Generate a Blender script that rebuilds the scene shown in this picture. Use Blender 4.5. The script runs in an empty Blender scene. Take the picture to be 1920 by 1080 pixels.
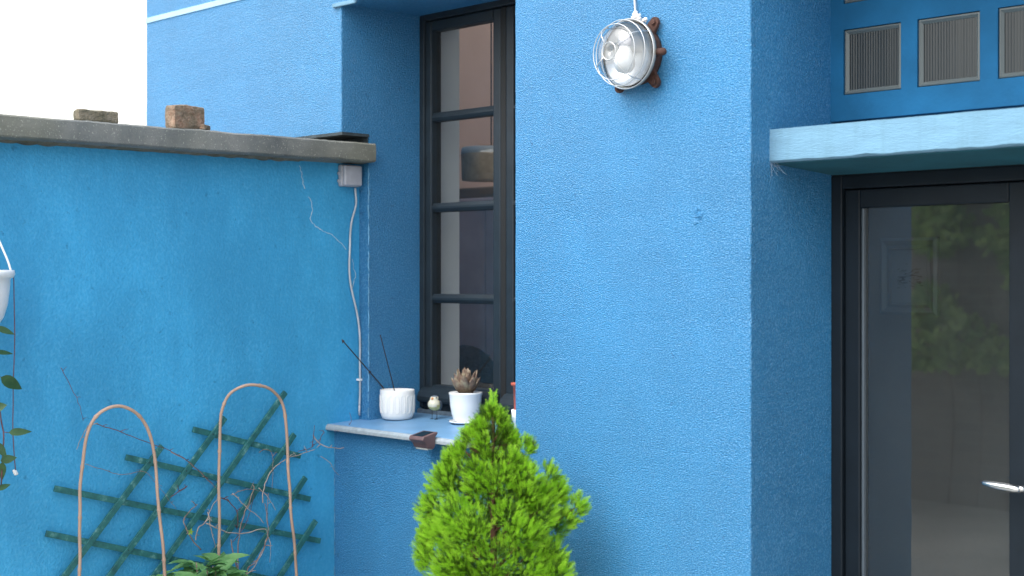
import bpy, bmesh, math, random
from mathutils import Vector, Matrix, noise
from math import radians, sin, cos, pi
random.seed(7)
scene = bpy.context.scene
COL = scene.collection

# ------------------------------------------------------------------ camera
S = 3.4                       # metres from camera to the facade plane y = 0
EYE = 1.65
FPX = 2720.0
YAW = radians(46.5)
cam = bpy.data.cameras.new('camera')
camo = bpy.data.objects.new('camera', cam); COL.objects.link(camo)
camo.location = (0, -S, EYE)
camo.rotation_euler = (radians(90), 0, YAW)
cam.sensor_width = 36; cam.lens = FPX/1920*36
cam.shift_y = -25/1920
cam.clip_start = .05; cam.clip_end = 500
cam.dof.use_dof = True; cam.dof.focus_distance = 4.9; cam.dof.aperture_fstop = 2.8
scene.camera = camo

# ------------------------------------------------------------------ sky, sun, exposure
SUN_EL, SUN_AZ = 52, 190      # degrees; azimuth the light comes from (clockwise from +y)
w = bpy.data.worlds.new('World'); scene.world = w; w.use_nodes = True
nt = w.node_tree; nt.nodes.clear()
sky = nt.nodes.new('ShaderNodeTexSky'); sky.sky_type = 'NISHITA'; sky.sun_disc = False
sky.sun_elevation = radians(SUN_EL); sky.sun_rotation = radians(SUN_AZ)
sky.air_density = 2.0; sky.dust_density = 3.0; sky.ozone_density = 1.0
hs = nt.nodes.new('ShaderNodeHueSaturation'); hs.inputs['Saturation'].default_value = .2
bg = nt.nodes.new('ShaderNodeBackground'); bg.inputs['Strength'].default_value = .15
wo = nt.nodes.new('ShaderNodeOutputWorld')
nt.links.new(sky.outputs[0], hs.inputs['Color']); nt.links.new(hs.outputs[0], bg.inputs[0]); nt.links.new(bg.outputs[0], wo.inputs[0])
sl = bpy.data.lights.new('sun', 'SUN'); sl.energy = .5; sl.angle = radians(60); sl.color = (1, .97, .93)
so = bpy.data.objects.new('sun', sl); COL.objects.link(so)
az, el = radians(SUN_AZ), radians(SUN_EL)
so.rotation_euler = Vector((sin(az)*cos(el), cos(az)*cos(el), sin(el))).to_track_quat('Z', 'Y').to_euler()
scene.view_settings.view_transform = 'Standard'; scene.view_settings.look = 'None'
scene.view_settings.gamma = 1; scene.view_settings.exposure = 1.55
scene.cycles.max_bounces = 10; scene.cycles.transparent_max_bounces = 16

# ------------------------------------------------------------------ measuring helpers
VX, VY = -cos(radians(43.5)), sin(radians(43.5))
RX, RY = sin(radians(43.5)), cos(radians(43.5))
def ray(px, py):
    a, b = (px-960)/FPX, (515-py)/FPX
    return Vector((VX+RX*a, VY+RY*a, b))
CAM = Vector((0, -S, EYE))
def on_x(px, py, x): r = ray(px, py); return CAM + r*(x/r.x)
def on_y(px, py, y): r = ray(px, py); return CAM + r*((y+S)/r.y)
def on_z(px, py, z): r = ray(px, py); return CAM + r*((z-EYE)/r.z)
VIEWDIR = Vector((VX, VY, 0)); RIGHT = Vector((RX, RY, 0)); UP = Vector((0, 0, 1))

# ------------------------------------------------------------------ materials
def mat(name, col=(.5, .5, .5), rough=.6, metal=0, spec=.5):
    m = bpy.data.materials.new(name); m.use_nodes = True
    b = m.node_tree.nodes['Principled BSDF']
    b.inputs['Base Color'].default_value = (*col, 1); b.inputs['Roughness'].default_value = rough
    b.inputs['Metallic'].default_value = metal; b.inputs['Specular IOR Level'].default_value = spec
    return m
def N(m, t, **kw):
    n = m.node_tree.nodes.new(t)
    for k, v in kw.items(): setattr(n, k, v)
    return n
def L(m, a, b): m.node_tree.links.new(a, b)
def coords(m, scale=(1, 1, 1), kind='Object'):
    tc = N(m, 'ShaderNodeTexCoord'); mp = N(m, 'ShaderNodeMapping'); mp.inputs['Scale'].default_value = scale
    L(m, tc.outputs[kind], mp.inputs[0]); return mp.outputs[0]
def noise_tex(m, co, scale, detail=3, rough=.55):
    n = N(m, 'ShaderNodeTexNoise'); n.inputs['Scale'].default_value = scale; n.inputs['Detail'].default_value = detail
    n.inputs['Roughness'].default_value = rough; L(m, co, n.inputs['Vector']); return n.outputs['Fac']
def ramp(m, fac, stops):
    r = N(m, 'ShaderNodeValToRGB'); e = r.color_ramp.elements
    while len(e) < len(stops): e.new(.5)
    for i, (p, c) in enumerate(stops): e[i].position = p; e[i].color = (*c, 1) if len(c) == 3 else c
    L(m, fac, r.inputs[0]); return r.outputs[0]
def mixc(m, fac, a, b, mode='MIX'):
    x = N(m, 'ShaderNodeMix', data_type='RGBA', blend_type=mode)
    for s, v in ((x.inputs[0], fac), (x.inputs[6], a), (x.inputs[7], b)):
        if isinstance(v, (int, float)): s.default_value = v
        elif isinstance(v, tuple): s.default_value = (*v, 1)
        else: L(m, v, s)
    return x.outputs[2]
def bump(m, h, strength=1, dist=.003, prev=None):
    b = N(m, 'ShaderNodeBump'); b.inputs['Strength'].default_value = strength; b.inputs['Distance'].default_value = dist
    L(m, h, b.inputs['Height'])
    if prev is not None: L(m, prev, b.inputs['Normal'])
    return b.outputs[0]
def P(m): return m.node_tree.nodes['Principled BSDF']
def varied(name, col, rough=.6, scale=20, amt=.25, bs=.3, bd=.001, bscale=200, spec=.5, metal=0, co_scale=(1, 1, 1)):
    m = mat(name, col, rough, metal, spec); co = coords(m, co_scale)
    n = noise_tex(m, co, scale, 4)
    a = tuple(c*(1-amt) for c in col); b = tuple(min(1, c*(1+amt)) for c in col)
    L(m, ramp(m, n, [(.3, a), (.7, b)]), P(m).inputs['Base Color'])
    L(m, bump(m, noise_tex(m, co, bscale, 3), bs, bd), P(m).inputs['Normal'])
    return m

def stucco(name, col, grain=170, bs=1, bd=.004, amt=.12, rough=.5, streak=0.0, spec=1.0, grain_shade=.5):
    m = mat(name, col, rough, 0, spec); co = coords(m)
    big = noise_tex(m, co, 1.7, 5, .6)
    c = mixc(m, ramp(m, big, [(.3, (0, 0, 0)), (.7, (1, 1, 1))]), tuple(x*(1-amt) for x in col), tuple(min(1, x*(1+amt)) for x in col))
    g = noise_tex(m, co, grain, 2, .5)
    g2 = noise_tex(m, co, grain*.37, 2, .5)
    # lit crests and shaded pits of the grain painted into the colour
    gc = noise_tex(m, co, grain*.72, 1, .5)
    c = mixc(m, ramp(m, gc, [(.50, (0, 0, 0)), (.66, (grain_shade,)*3)]), c, (min(1, col[0]*2+.12), min(1, col[1]*1.45+.06), min(1, col[2]*1.25+.05)))
    c = mixc(m, ramp(m, gc, [(.34, (grain_shade,)*3), (.48, (0, 0, 0))]), c, (col[0]*.4, col[1]*.66, col[2]*.78))
    if streak:
        cs = coords(m, (2.2, 2.2, .9))
        s = noise_tex(m, cs, 2.4, 7, .66)
        c = mixc(m, ramp(m, s, [(.44, (streak,)*3), (.60, (0, 0, 0))]), c, (col[0]*.45, col[1]*.62, col[2]*.66))
        sp = noise_tex(m, co, 26, 4, .7)
        c = mixc(m, ramp(m, sp, [(.31, (.6,)*3), (.37, (0, 0, 0))]), c, (col[0]*.3, col[1]*.5, col[2]*.55))
    L(m, c, P(m).inputs['Base Color'])
    b = bump(m, g2, bs*.12, bd*1.2); b = bump(m, g, bs, bd, b)
    L(m, b, P(m).inputs['Normal'])
    return m
M = {}
BLUE = (.030, .205, .520)
M['facade'] = stucco('facade_stucco', (.012, .196, .430), 230, 1, .0080, .14, streak=.14, spec=.75, grain_shade=.5)
M['wall_render'] = stucco('garden_wall_render', (.040, .325, .60), 110, .7, .0036, .14, streak=.30, rough=.6, spec=.5, grain_shade=.12)
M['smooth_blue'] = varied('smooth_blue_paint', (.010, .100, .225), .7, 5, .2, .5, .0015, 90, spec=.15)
M['canopy'] = varied('canopy_paint', (.135, .275, .395), .8, 9, .08, .9, .002, 60, co_scale=(1, 3, 6))
m = M['canopy']; co = coords(m, (3, 3, 16)); src = P(m).inputs['Base Color'].links[0].from_socket
L(m, mixc(m, ramp(m, noise_tex(m, co, 9, 5, .7), [(.27, (.75,)*3), (.31, (0, 0, 0))]), src, (.03, .09, .13)), P(m).inputs['Base Color'])
src = P(m).inputs['Base Color'].links[0].from_socket
L(m, mixc(m, ramp(m, noise_tex(m, coords(m, (6, 6, .6)), 3, 5, .65), [(.36, (.30,)*3), (.52, (0, 0, 0))]), src, (.09, .19, .24)), P(m).inputs['Base Color'])
M['band'] = varied('pale_band', (.32, .50, .64), .8, 9, .06, .8, .003, 150)
M['corner_shade'] = varied('painted_corner_shade', (.035, .05, .06), .9, 20, .4, 1, .004, 60)  # near-black, shade of the overhang put into the colour
M['sill'] = varied('sill_paint', (.14, .30, .50), .45, 7, .14, .4, .001, 120)
M['sill_edge'] = varied('sill_stone_edge', (.29, .34, .38), .7, 60, .14, .6, .0015, 220)
M['chalk'] = varied('chalky_crack_filler', (.42, .54, .62), .9, 60, .25, 1, .002, 150)
M['plaster_strip'] = varied('scuffed_paint', (.13, .32, .5), .8, 30, .35, 1, .004, 120)
M['anthracite'] = varied('anthracite_frame', (.014, .023, .032), .5, 14, .18, .25, .0006, 260, spec=.35)
M['door_metal'] = varied('door_metal', (.007, .012, .018), .5, 8, .15, .15, .0004, 300, spec=.22)
M['dark'] = mat('black_rubber', (.006, .007, .008), .7)
M['int_white'] = varied('interior_plaster', (.75, .76, .78), .8, 3, .06, .3, .001, 80)
M['int_warm'] = varied('interior_warm_wall', (.60, .42, .35), .8, 2, .08, .3, .001, 80)
M['int_grey'] = varied('interior_grey_wall', (.25, .265, .27), .8, 2, .08, .3, .001, 80)
M['int_floor'] = varied('interior_floor', (.12, .09, .07), .5, 5, .2, .2, .001, 60)
M['wardrobe'] = varied('wardrobe_veneer', (.58, .50, .56), .5, 4, .2, .2, .001, 60)
M['white_plastic'] = varied('white_plastic', (.78, .79, .81), .35, 6, .04, .1, .0005, 90)
M['grey_plastic'] = varied('grey_plastic', (.36, .37, .42), .5, 18, .15, .2, .0006, 120)
M['cable'] = varied('cable_sheath', (.42, .46, .50), .5, 18, .2, .2, .0006, 120)
M['white_glaze'] = varied('white_glaze', (.80, .81, .82), .18, 5, .03, .05, .0005, 60)
M['white_matt'] = varied('white_matt_pot', (.80, .80, .79), .5, 5, .03, .1, .0005, 90)
M['soil'] = varied('soil', (.05, .025, .02), .95, 60, .5, 1, .006, 120)
M['bamboo'] = varied('bamboo', (.42, .28, .21), .55, 7, .28, .4, .001, 120, co_scale=(1, 1, .6))
M['twig'] = varied('dry_twig', (.24, .17, .15), .8, 30, .4, .5, .001, 200)
M['pale_twig'] = varied('bleached_twig', (.36, .30, .27), .8, 30, .3, .5, .001, 200)
M['red_twig'] = varied('red_twig', (.13, .055, .06), .7, 30, .4, .5, .001, 200)
M['dark_stick'] = varied('dark_stick', (.03, .022, .025), .6, 30, .4, .5, .001, 200)
M['rust'] = varied('rusty_iron', (.055, .024, .018), .85, 40, .5, 1, .002, 160)
M['steel'] = mat('galvanised_wire', (.55, .56, .57), .35, .9)
M['chrome'] = mat('satin_steel', (.62, .63, .65), .22, 1)
M['panel_cell'] = mat('solar_cell', (.01, .012, .009), .12)
M['brown_plastic'] = varied('brown_plastic', (.115, .07, .075), .5, 20, .2, .2, .0005, 100)
M['terracotta'] = varied('terracotta', (.42, .09, .055), .6, 20, .2, .2, .0005, 100)
M['orange'] = mat('beak_orange', (.62, .25, .08), .4)
M['bird_white'] = varied('bird_pale', (.62, .60, .48), .5, 60, .15, .2, .0005, 100)
M['bird_yellow'] = varied('bird_yellow', (.50, .47, .20), .5, 60, .25, .2, .0005, 100)
M['bird_grey'] = varied('bird_grey', (.10, .13, .17), .5, 60, .2, .2, .0005, 100)
M['silicone'] = varied('white_sealant', (.8, .8, .8), .6, 30, .1, 1, .002, 120)
M['carpet'] = varied('gravel', (.20, .19, .16), .95, 9, .5, 1, .01, 60)

# weathered coping: grey cast concrete, lichen green towards one end, light aggregate
m = mat('weathered_concrete', (.15, .15, .14), .9); co = coords(m)
n1 = noise_tex(m, co, 5, 5, .65); n2 = noise_tex(m, co, 150, 2); n3 = noise_tex(m, co, 2.2, 3)
c = ramp(m, n1, [(.25, (.08, .09, .095)), (.5, (.15, .158, .155)), (.75, (.25, .25, .235))])
c = mixc(m, ramp(m, n3, [(.45, (0, 0, 0)), (.65, (.45, .45, .45))]), c, (.16, .16, .11))
c = mixc(m, ramp(m, n2, [(.62, (0, 0, 0)), (.70, (.8, .8, .8))]), c, (.36, .36, .32))
L(m, c, P(m).inputs['Base Color'])
L(m, bump(m, noise_tex(m, co, 220, 3), .9, .003, bump(m, n1, .6, .01)), P(m).inputs['Normal']); M['coping'] = m
# old brick
m = mat('old_brick', (.3, .15, .1), .9); co = coords(m)
n1 = noise_tex(m, co, 16, 5, .65); n2 = noise_tex(m, co, 90, 3)
c = ramp(m, n1, [(.28, (.085, .075, .05)), (.48, (.16, .11, .07)), (.62, (.27, .15, .10)), (.8, (.38, .24, .18))])
L(m, mixc(m, .35, c, ramp(m, n2, [(.3, (.03, .03, .02)), (.7, (.4, .33, .26))])), P(m).inputs['Base Color'])
L(m, bump(m, n2, 1, .006), P(m).inputs['Normal']); M['brick'] = m
m = mat('mossy_brick', (.2, .2, .14), .9); co = coords(m)
n1 = noise_tex(m, co, 20, 5, .65)
L(m, ramp(m, n1, [(.3, (.07, .07, .045)), (.55, (.16, .14, .10)), (.8, (.30, .25, .2))]), P(m).inputs['Base Color'])
L(m, bump(m, noise_tex(m, co, 90, 3), 1, .006), P(m).inputs['Normal']); M['moss_brick'] = m
# trellis paint: dark teal green, scuffed
m = mat('trellis_green', (.02, .13, .12), .55); co = coords(m)
n1 = noise_tex(m, co, 30, 5, .7)
L(m, ramp(m, n1, [(.3, (.010, .075, .080)), (.56, (.020, .14, .14)), (.72, (.15, .32, .31))]), P(m).inputs['Base Color'])
L(m, bump(m, noise_tex(m, co, 120, 3), .6, .0012), P(m).inputs['Normal']); M['trellis'] = m

def leaf_mat(name, c1, c2, trans=.35, scale=9, rough=.45, vein=False):
    m = bpy.data.materials.new(name); m.use_nodes = True
    p = P(m); p.inputs['Roughness'].default_value = rough; p.inputs['Specular IOR Level'].default_value = .35
    co = coords(m); n = noise_tex(m, co, scale, 4, .65)
    c = ramp(m, n, [(.33, c1), (.66, c2)])
    L(m, c, p.inputs['Base Color'])
    tr = N(m, 'ShaderNodeBsdfTranslucent'); L(m, c, tr.inputs[0])
    mx = N(m, 'ShaderNodeMixShader'); mx.inputs[0].default_value = trans
    L(m, p.outputs[0], mx.inputs[1]); L(m, tr.outputs[0], mx.inputs[2])
    L(m, mx.outputs[0], m.node_tree.nodes['Material Output'].inputs[0]); return m
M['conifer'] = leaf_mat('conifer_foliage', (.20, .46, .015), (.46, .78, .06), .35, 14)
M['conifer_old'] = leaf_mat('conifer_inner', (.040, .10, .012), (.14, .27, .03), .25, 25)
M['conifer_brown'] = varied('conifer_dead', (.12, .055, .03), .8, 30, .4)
M['leaf'] = leaf_mat('broad_leaf', (.09, .24, .07), (.22, .44, .17), .3, 10)
M['ivy'] = leaf_mat('ivy_leaf', (.030, .085, .035), (.07, .15, .06), .25, 14)
M['sprout'] = leaf_mat('fresh_sprout', (.25, .42, .05), (.36, .55, .10), .4, 30)
M['hedge'] = leaf_mat('hedge_leaf', (.14, .28, .07), (.48, .62, .20), .3, 6)
# succulent: dull pink brown with grey bloom at the edges
m = mat('succulent_skin', (.2, .14, .1), .55); co = coords(m)
n1 = noise_tex(m, co, 45, 4, .6)
L(m, ramp(m, n1, [(.3, (.10, .055, .045)), (.52, (.23, .16, .11)), (.72, (.36, .33, .22))]), P(m).inputs['Base Color'])
L(m, bump(m, noise_tex(m, co, 200, 3), .4, .001), P(m).inputs['Normal']); M['succulent'] = m

def glass(name, ior=1.52, tint=(1, 1, 1), rough=0.0, film=0.0):
    m = bpy.data.materials.new(name); m.use_nodes = True; nt = m.node_tree; nt.nodes.remove(P(m))
    t = N(m, 'ShaderNodeBsdfTransparent'); t.inputs[0].default_value = (*tint, 1)
    g = N(m, 'ShaderNodeBsdfGlossy'); g.inputs['Roughness'].default_value = rough
    f = N(m, 'ShaderNodeFresnel'); f.inputs['IOR'].default_value = ior
    ge = N(m, 'ShaderNodeNewGeometry'); mt = N(m, 'ShaderNodeMath', operation='SUBTRACT'); mt.inputs[0].default_value = 1; L(m, ge.outputs['Backfacing'], mt.inputs[1])
    mu = N(m, 'ShaderNodeMath', operation='MULTIPLY'); L(m, f.outputs[0], mu.inputs[0]); L(m, mt.outputs[0], mu.inputs[1])
    mx = N(m, 'ShaderNodeMixShader'); L(m, mu.outputs[0], mx.inputs[0]); L(m, t.outputs[0], mx.inputs[1]); L(m, g.outputs[0], mx.inputs[2])
    out = mx.outputs[0]
    if film:                                  # thin uneven dust film, put in to haze and lighten the pane
        d = N(m, 'ShaderNodeBsdfDiffuse'); d.inputs[0].default_value = (.75, .80, .80, 1); m2 = N(m, 'ShaderNodeMixShader')
        L(m, ramp(m, noise_tex(m, coords(m), 5, 5, .6), [(.3, (film*.7,)*3), (.7, (film*1.3,)*3)]), m2.inputs[0]); L(m, out, m2.inputs[1]); L(m, d.outputs[0], m2.inputs[2]); out = m2.outputs[0]
    L(m, out, nt.nodes['Material Output'].inputs[0]); return m
M['glass'] = glass('window_glass', 1.6, (.86, .88, .88), 0, .004)
M['door_glass'] = glass('door_glass', 2.2, (.80, .84, .85), .012, .009)
M['lamp_glass'] = glass('lamp_glass', 2.1, (.93, .94, .95))
m = mat('glass_block', (.022, .028, .031), .30, 0, .4); M['block'] = m
m = mat('glass_block_rim', (.10, .12, .125), .3, 0, .5); M['block_rim'] = m
m = mat('reflector', (.42, .43, .44), .3, .8); M['reflector'] = m
m = mat('frosted_bulb', (.85, .85, .84), .3); M['bulb'] = m

# ------------------------------------------------------------------ mesh building
class MB:
    def __init__(s): s.v = []; s.f = []; s.mi = []; s.cur = 0
    def add(s, vs, fs):
        o = len(s.v); s.v += [Vector(v) for v in vs]; s.f += [tuple(i+o for i in f) for f in fs]; s.mi += [s.cur]*len(fs)
        return s
    def box(s, a, b):
        (x0, y0, z0), (x1, y1, z1) = a, b
        return s.add([(x0,y0,z0),(x1,y0,z0),(x1,y1,z0),(x0,y1,z0),(x0,y0,z1),(x1,y0,z1),(x1,y1,z1),(x0,y1,z1)],
                     [(0,3,2,1),(4,5,6,7),(0,1,5,4),(1,2,6,5),(2,3,7,6),(3,0,4,7)])
    def prism(s, poly, z0, z1, axis='z'):
        n = len(poly)
        def q(p, z): return (p[0], p[1], z) if axis == 'z' else ((p[0], z, p[1]) if axis == 'y' else (z, p[0], p[1]))
        vs = [q(p, z0) for p in poly] + [q(p, z1) for p in poly]
        fs = [tuple(range(n))[::-1], tuple(range(n, 2*n))] + [(i, (i+1) % n, n+(i+1) % n, n+i) for i in range(n)]
        return s.add(vs, fs)
    def wavy(s, poly, z0, z1, amp=.0016):
        k = max(2, int((z1-z0)/.035)); n = len(poly); vs = []
        for i in range(k+1):
            z = z0+(z1-z0)*i/k
            for x, y in poly:
                a = 0 if (y > .09 or i in (0, k)) else amp
                q = Vector((round(x*3), 0, z*9)); w1 = noise.noise(q)*a+noise.noise(q*4)*a*.5; w2 = noise.noise(q+Vector((7, 3, 0)))*a+noise.noise(q*4+Vector((1, 8, 0)))*a*.5
                vs.append((x+w1, y+w2, z))
        fs = [tuple(range(n))[::-1], tuple(range(k*n, k*n+n))]+[(i*n+j, i*n+(j+1) % n, (i+1)*n+(j+1) % n, (i+1)*n+j) for i in range(k) for j in range(n)]
        return s.add(vs, fs)
    def tube(s, pts, r, n=8, cap=True):
        pts = [Vector(p) for p in pts]; rs = r if isinstance(r, (list, tuple)) else [r]*len(pts)
        vs = []; prev = None
        for i, p in enumerate(pts):
            t = (pts[min(i+1, len(pts)-1)]-pts[max(i-1, 0)]).normalized()
            if prev is None:
                u = t.orthogonal().normalized()
            else:
                u = (prev - t*prev.dot(t)).normalized()
            prev = u; v = t.cross(u)
            vs += [p+(u*cos(2*pi*k/n)+v*sin(2*pi*k/n))*rs[i] for k in range(n)]
        fs = [(i*n+k, i*n+(k+1) % n, (i+1)*n+(k+1) % n, (i+1)*n+k) for i in range(len(pts)-1) for k in range(n)]
        if cap: fs += [tuple(range(n))[::-1], tuple(range((len(pts)-1)*n, len(pts)*n))]
        return s.add(vs, fs)
    def lathe(s, prof, n=40, c=(0, 0, 0), axis=(0, 0, 1), off=None):
        ax = Vector(axis).normalized(); u = ax.orthogonal().normalized() if abs(ax.z) < .999 else Vector((1, 0, 0)); v = ax.cross(u); c = Vector(c)
        vs = []
        for i, (r, z) in enumerate(prof):
            o = Vector(off[i]) if off else Vector()
            vs += [c+o+ax*z+(u*cos(2*pi*k/n)+v*sin(2*pi*k/n))*max(r, 1e-4) for k in range(n)]
        fs = [(i*n+k, i*n+(k+1) % n, (i+1)*n+(k+1) % n, (i+1)*n+k) for i in range(len(prof)-1) for k in range(n)]
        return s.add(vs, fs)
    def ball(s, c, r, sx=1, sy=1, sz=1, n=16):
        prof = [(sin(pi*i/10)*r, -cos(pi*i/10)*r) for i in range(11)]
        o = len(s.v); s.lathe(prof, n)
        for i in range(o, len(s.v)):
            p = s.v[i]; s.v[i] = Vector((p.x*sx, p.y*sy, p.z*sz))+Vector(c)
        return s
    def build(s, name, mats, parent=None, smooth=False, bevel=0, seg=2, recalc=True, solid=0):
        me = bpy.data.meshes.new(name); me.from_pydata([tuple(v) for v in s.v], [], s.f); 
        for mt in (mats if isinstance(mats, (list, tuple)) else [mats]): me.materials.append(mt)
        for p, k in zip(me.polygons, s.mi): p.material_index = k; p.use_smooth = smooth
        if recalc:
            bm = bmesh.new(); bm.from_mesh(me); bmesh.ops.recalc_face_normals(bm, faces=bm.faces); bm.to_mesh(me); bm.free()
        me.update()
        o = bpy.data.objects.new(name, me); COL.objects.link(o)
        if parent is not None:
            o.parent = parent
            d = parent_offset(parent)
            me.transform(Matrix.Translation(-d))
        if solid:
            md = o.modifiers.new('solid', 'SOLIDIFY'); md.thickness = solid; md.offset = 0
        if bevel:
            md = o.modifiers.new('bevel', 'BEVEL'); md.width = bevel; md.segments = seg; md.limit_method = 'ANGLE'; md.angle_limit = radians(40)
        if smooth == 'auto': 
            for p in me.polygons: p.use_smooth = False
        return o
def parent_offset(o):
    d = Vector()
    while o is not None: d += o.location; o = o.parent
    return d
def tag(o, label=None, cat=None, group=None, kind=None):
    if label: o['label'] = label
    if cat: o['category'] = cat
    if group: o['group'] = group
    if kind: o['kind'] = kind
    return o
def thing(name, label, cat, loc=(0, 0, 0), group=None):
    o = bpy.data.objects.new(name, None); o.empty_display_size = .1; COL.objects.link(o); o.location = loc
    return tag(o, label, cat, group)
def own(o):
    """Put a top-level mesh's origin at its base."""
    me = o.data; c = Vector((0, 0, 0)); n = len(me.vertices)
    xs = [v.co.x for v in me.vertices]; ys = [v.co.y for v in me.vertices]; zs = [v.co.z for v in me.vertices]
    c = Vector(((min(xs)+max(xs))/2, (min(ys)+max(ys))/2, min(zs))); me.transform(Matrix.Translation(-c)); o.location = c; return o
def smooth_path(pts, k=6):
    pts = [Vector(p) for p in pts]; out = []
    for i in range(len(pts)-1):
        p0 = pts[max(i-1, 0)]; p1 = pts[i]; p2 = pts[i+1]; p3 = pts[min(i+2, len(pts)-1)]
        for j in range(k):
            t = j/k
            out.append(.5*((2*p1)+(p2-p0)*t+(2*p0-5*p1+4*p2-p3)*t*t+(3*p1-p0-3*p2+p3)*t**3))
    out.append(pts[-1]); return out

def lx(a): return a*S
def lz(a): return EYE+a*S

# key planes
XG = -1.3553*S          # face of the garden wall
XR = -1.3373*S          # left reveal of the window
XPL = -1.0497*S         # left edge of the pier
XPR = -.7579*S          # right edge of the pier (door reveal)
XEND = -1.7773*S        # far left end of the house
YB = .1157*S            # window plane
YD = .1198*S            # door plane
YC = .040*S             # strip beside the garden wall
ZS = EYE-.1707*S        # top of the window sill, front
ZL = lz(.3098)          # lintel underside
ZSOF = lz(.1634)        # underside of the overhanging corner
HT = 4.3
XE = 2.2                # right-hand end of the house (outside the frame)
YIN = .1737*S           # inner face of the outside wall

# ------------------------------------------------------------------ ground
g = MB(); g.add([(-60, -60, 0), (60, -60, 0), (60, 60, 0), (-60, 60, 0)], [(0, 1, 2, 3)])
m = mat('gravel_ground', (.2, .19, .16), .95); co = coords(m)
v = N(m, 'ShaderNodeTexVoronoi'); v.inputs['Scale'].default_value = 45; L(m, co, v.inputs['Vector'])
L(m, mixc(m, .5, ramp(m, noise_tex(m, co, 1.2, 5), [(.3, (.38, .37, .34)), (.7, (.62, .60, .55))]), ramp(m, v.outputs['Distance'], [(0, (1, 1, 1)), (1, (.5, .5, .5))]), 'MULTIPLY'), P(m).inputs['Base Color'])
L(m, bump(m, v.outputs['Distance'], 1, .012), P(m).inputs['Normal'])
tag(g.build('ground', m), kind='structure')

# ------------------------------------------------------------------ the house
house = thing('house', 'bright blue stucco house with a deep window recess and a canopied glazed door', 'house', (0, 0, 0))
def rounded(poly, rad, which, seg=4):
    out = []; n = len(poly)
    for i, p in enumerate(poly):
        if i not in which: out.append(p); continue
        a = Vector(poly[i-1]); b = Vector(p); c = Vector(poly[(i+1) % n])
        d1 = (a-b).normalized(); d2 = (c-b).normalized(); p1 = b+d1*rad; p2 = b+d2*rad
        for k in range(seg+1):
            t = k/seg; out.append(tuple((1-t)**2*p1+2*t*(1-t)*b+t*t*p2))
    return out
R = .007
wl = MB()
# pier between window and door
wl.wavy(rounded([(XPL, 0), (XPR, 0), (XPR, YIN), (XPL, YIN)], R, (0, 1)), 0, HT)
# upper left wall, overhanging the garden wall
wl.wavy(rounded([(XEND, 0), (XR, 0), (XR, YIN), (XEND, YIN)], R, (1,)), ZSOF, HT)
# wall below it, set back
wl.prism([(XEND, YC), (XR, YC), (XR, YIN), (XEND, YIN)], 0, ZSOF)
# apron below the sill
wl.box((XG, .012, 0), (XPL, YIN, ZS-.026))
# wall over the window
wl.box((XR, 0, ZL), (XPL, YIN, HT))
# wall over the door, right of the door
wl.box((XPR, 0, ZL), (XE, YIN, HT))
wl.box((XPR+1.42, 0, 0), (XE, YIN, ZL))
# end walls and back
wl.box((XEND, YIN, 0), (XEND+.12, 5, HT)); wl.box((XE-.12, YIN, 0), (XE, 5, HT)); wl.box((XEND+.12, 4.88, 0), (XE-.12, 5, HT))
wall = wl.build('wall', M['facade'], house, recalc=True)
# flat roof; unseen openings over both rooms added to let sky light in
rf = MB(); Z0, Z1 = HT+.003, HT+.15
for a, b in (((XEND-.05, -.05, Z0), (-5.85, 5.05, Z1)), ((-5.85, -.05, Z0), (XE+.05, .75, Z1)), ((-5.85, 4.7, Z0), (XE+.05, 5.05, Z1)),
             ((-3.6, .75, Z0), (-2.9, 4.7, Z1)), ((-1.4, .75, Z0), (XE+.05, 4.7, Z1))): rf.box(a, b)
rf.build('roof', M['coping'], house)
# pale painted band, high on the left wall
b = MB(); b.box((XEND-.004, -.004, lz(.3424)), (XR-.3, .002, lz(.3494))); b.build('painted_band', M['band'], house)
# render lip along the lintel
b = MB(); b.box((XR-.045, -.012, ZL-.012), (XR+.10, -.001, ZL+.004)); b.build('lintel_lip', M['canopy'], house, bevel=.003)
# ragged soffit of the overhanging corner; near-black colour and strip stand for its shade
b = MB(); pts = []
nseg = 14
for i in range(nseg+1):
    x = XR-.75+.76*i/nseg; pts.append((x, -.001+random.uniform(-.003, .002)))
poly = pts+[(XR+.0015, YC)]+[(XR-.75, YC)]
b.prism(poly, ZSOF-.012, ZSOF-.001); b.box((XR-.75, YC-.006, lz(.1515)), (XR-.004, YC-.001, ZSOF-.0125)); b.build('soffit_and_shade', M['corner_shade'], house)
# scuffed corner strips (thin plaster arris beads, proud of the wall)
b = MB()
def ribbon(mb, pts, wdt, nrm, thick=.0015, wob=.3):
    pts = [Vector(p) for p in pts]; nrm = Vector(nrm)
    vs = []; n = len(pts)
    for i, p in enumerate(pts):
        t = (pts[min(i+1, n-1)]-pts[max(i-1, 0)]).normalized(); sd = t.cross(nrm).normalized()
        ww = (wdt[i] if isinstance(wdt, list) else wdt)*(1+random.uniform(-wob, wob))
        vs += [p-sd*ww, p+sd*ww, p+sd*ww*.6+nrm*thick, p-sd*ww*.6+nrm*thick]
    fs = []
    for i in range(n-1):
        a = 4*i; c = a+4
        fs += [(a+3, a+2, c+2, c+3), (a, a+3, c+3, c), (a+2, a+1, c+1, c+2), (a, c, c+1, a+1)]
    fs += [(0, 1, 2, 3), (4*n-4, 4*n-1, 4*n-2, 4*n-3)]
    mb.add(vs, fs)
def jag(p0, p1, n, amp, ax):
    p0 = Vector(p0); p1 = Vector(p1); return [p0.lerp(p1, i/n)+Vector(ax)*random.uniform(-amp, amp) for i in range(n+1)]
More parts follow.
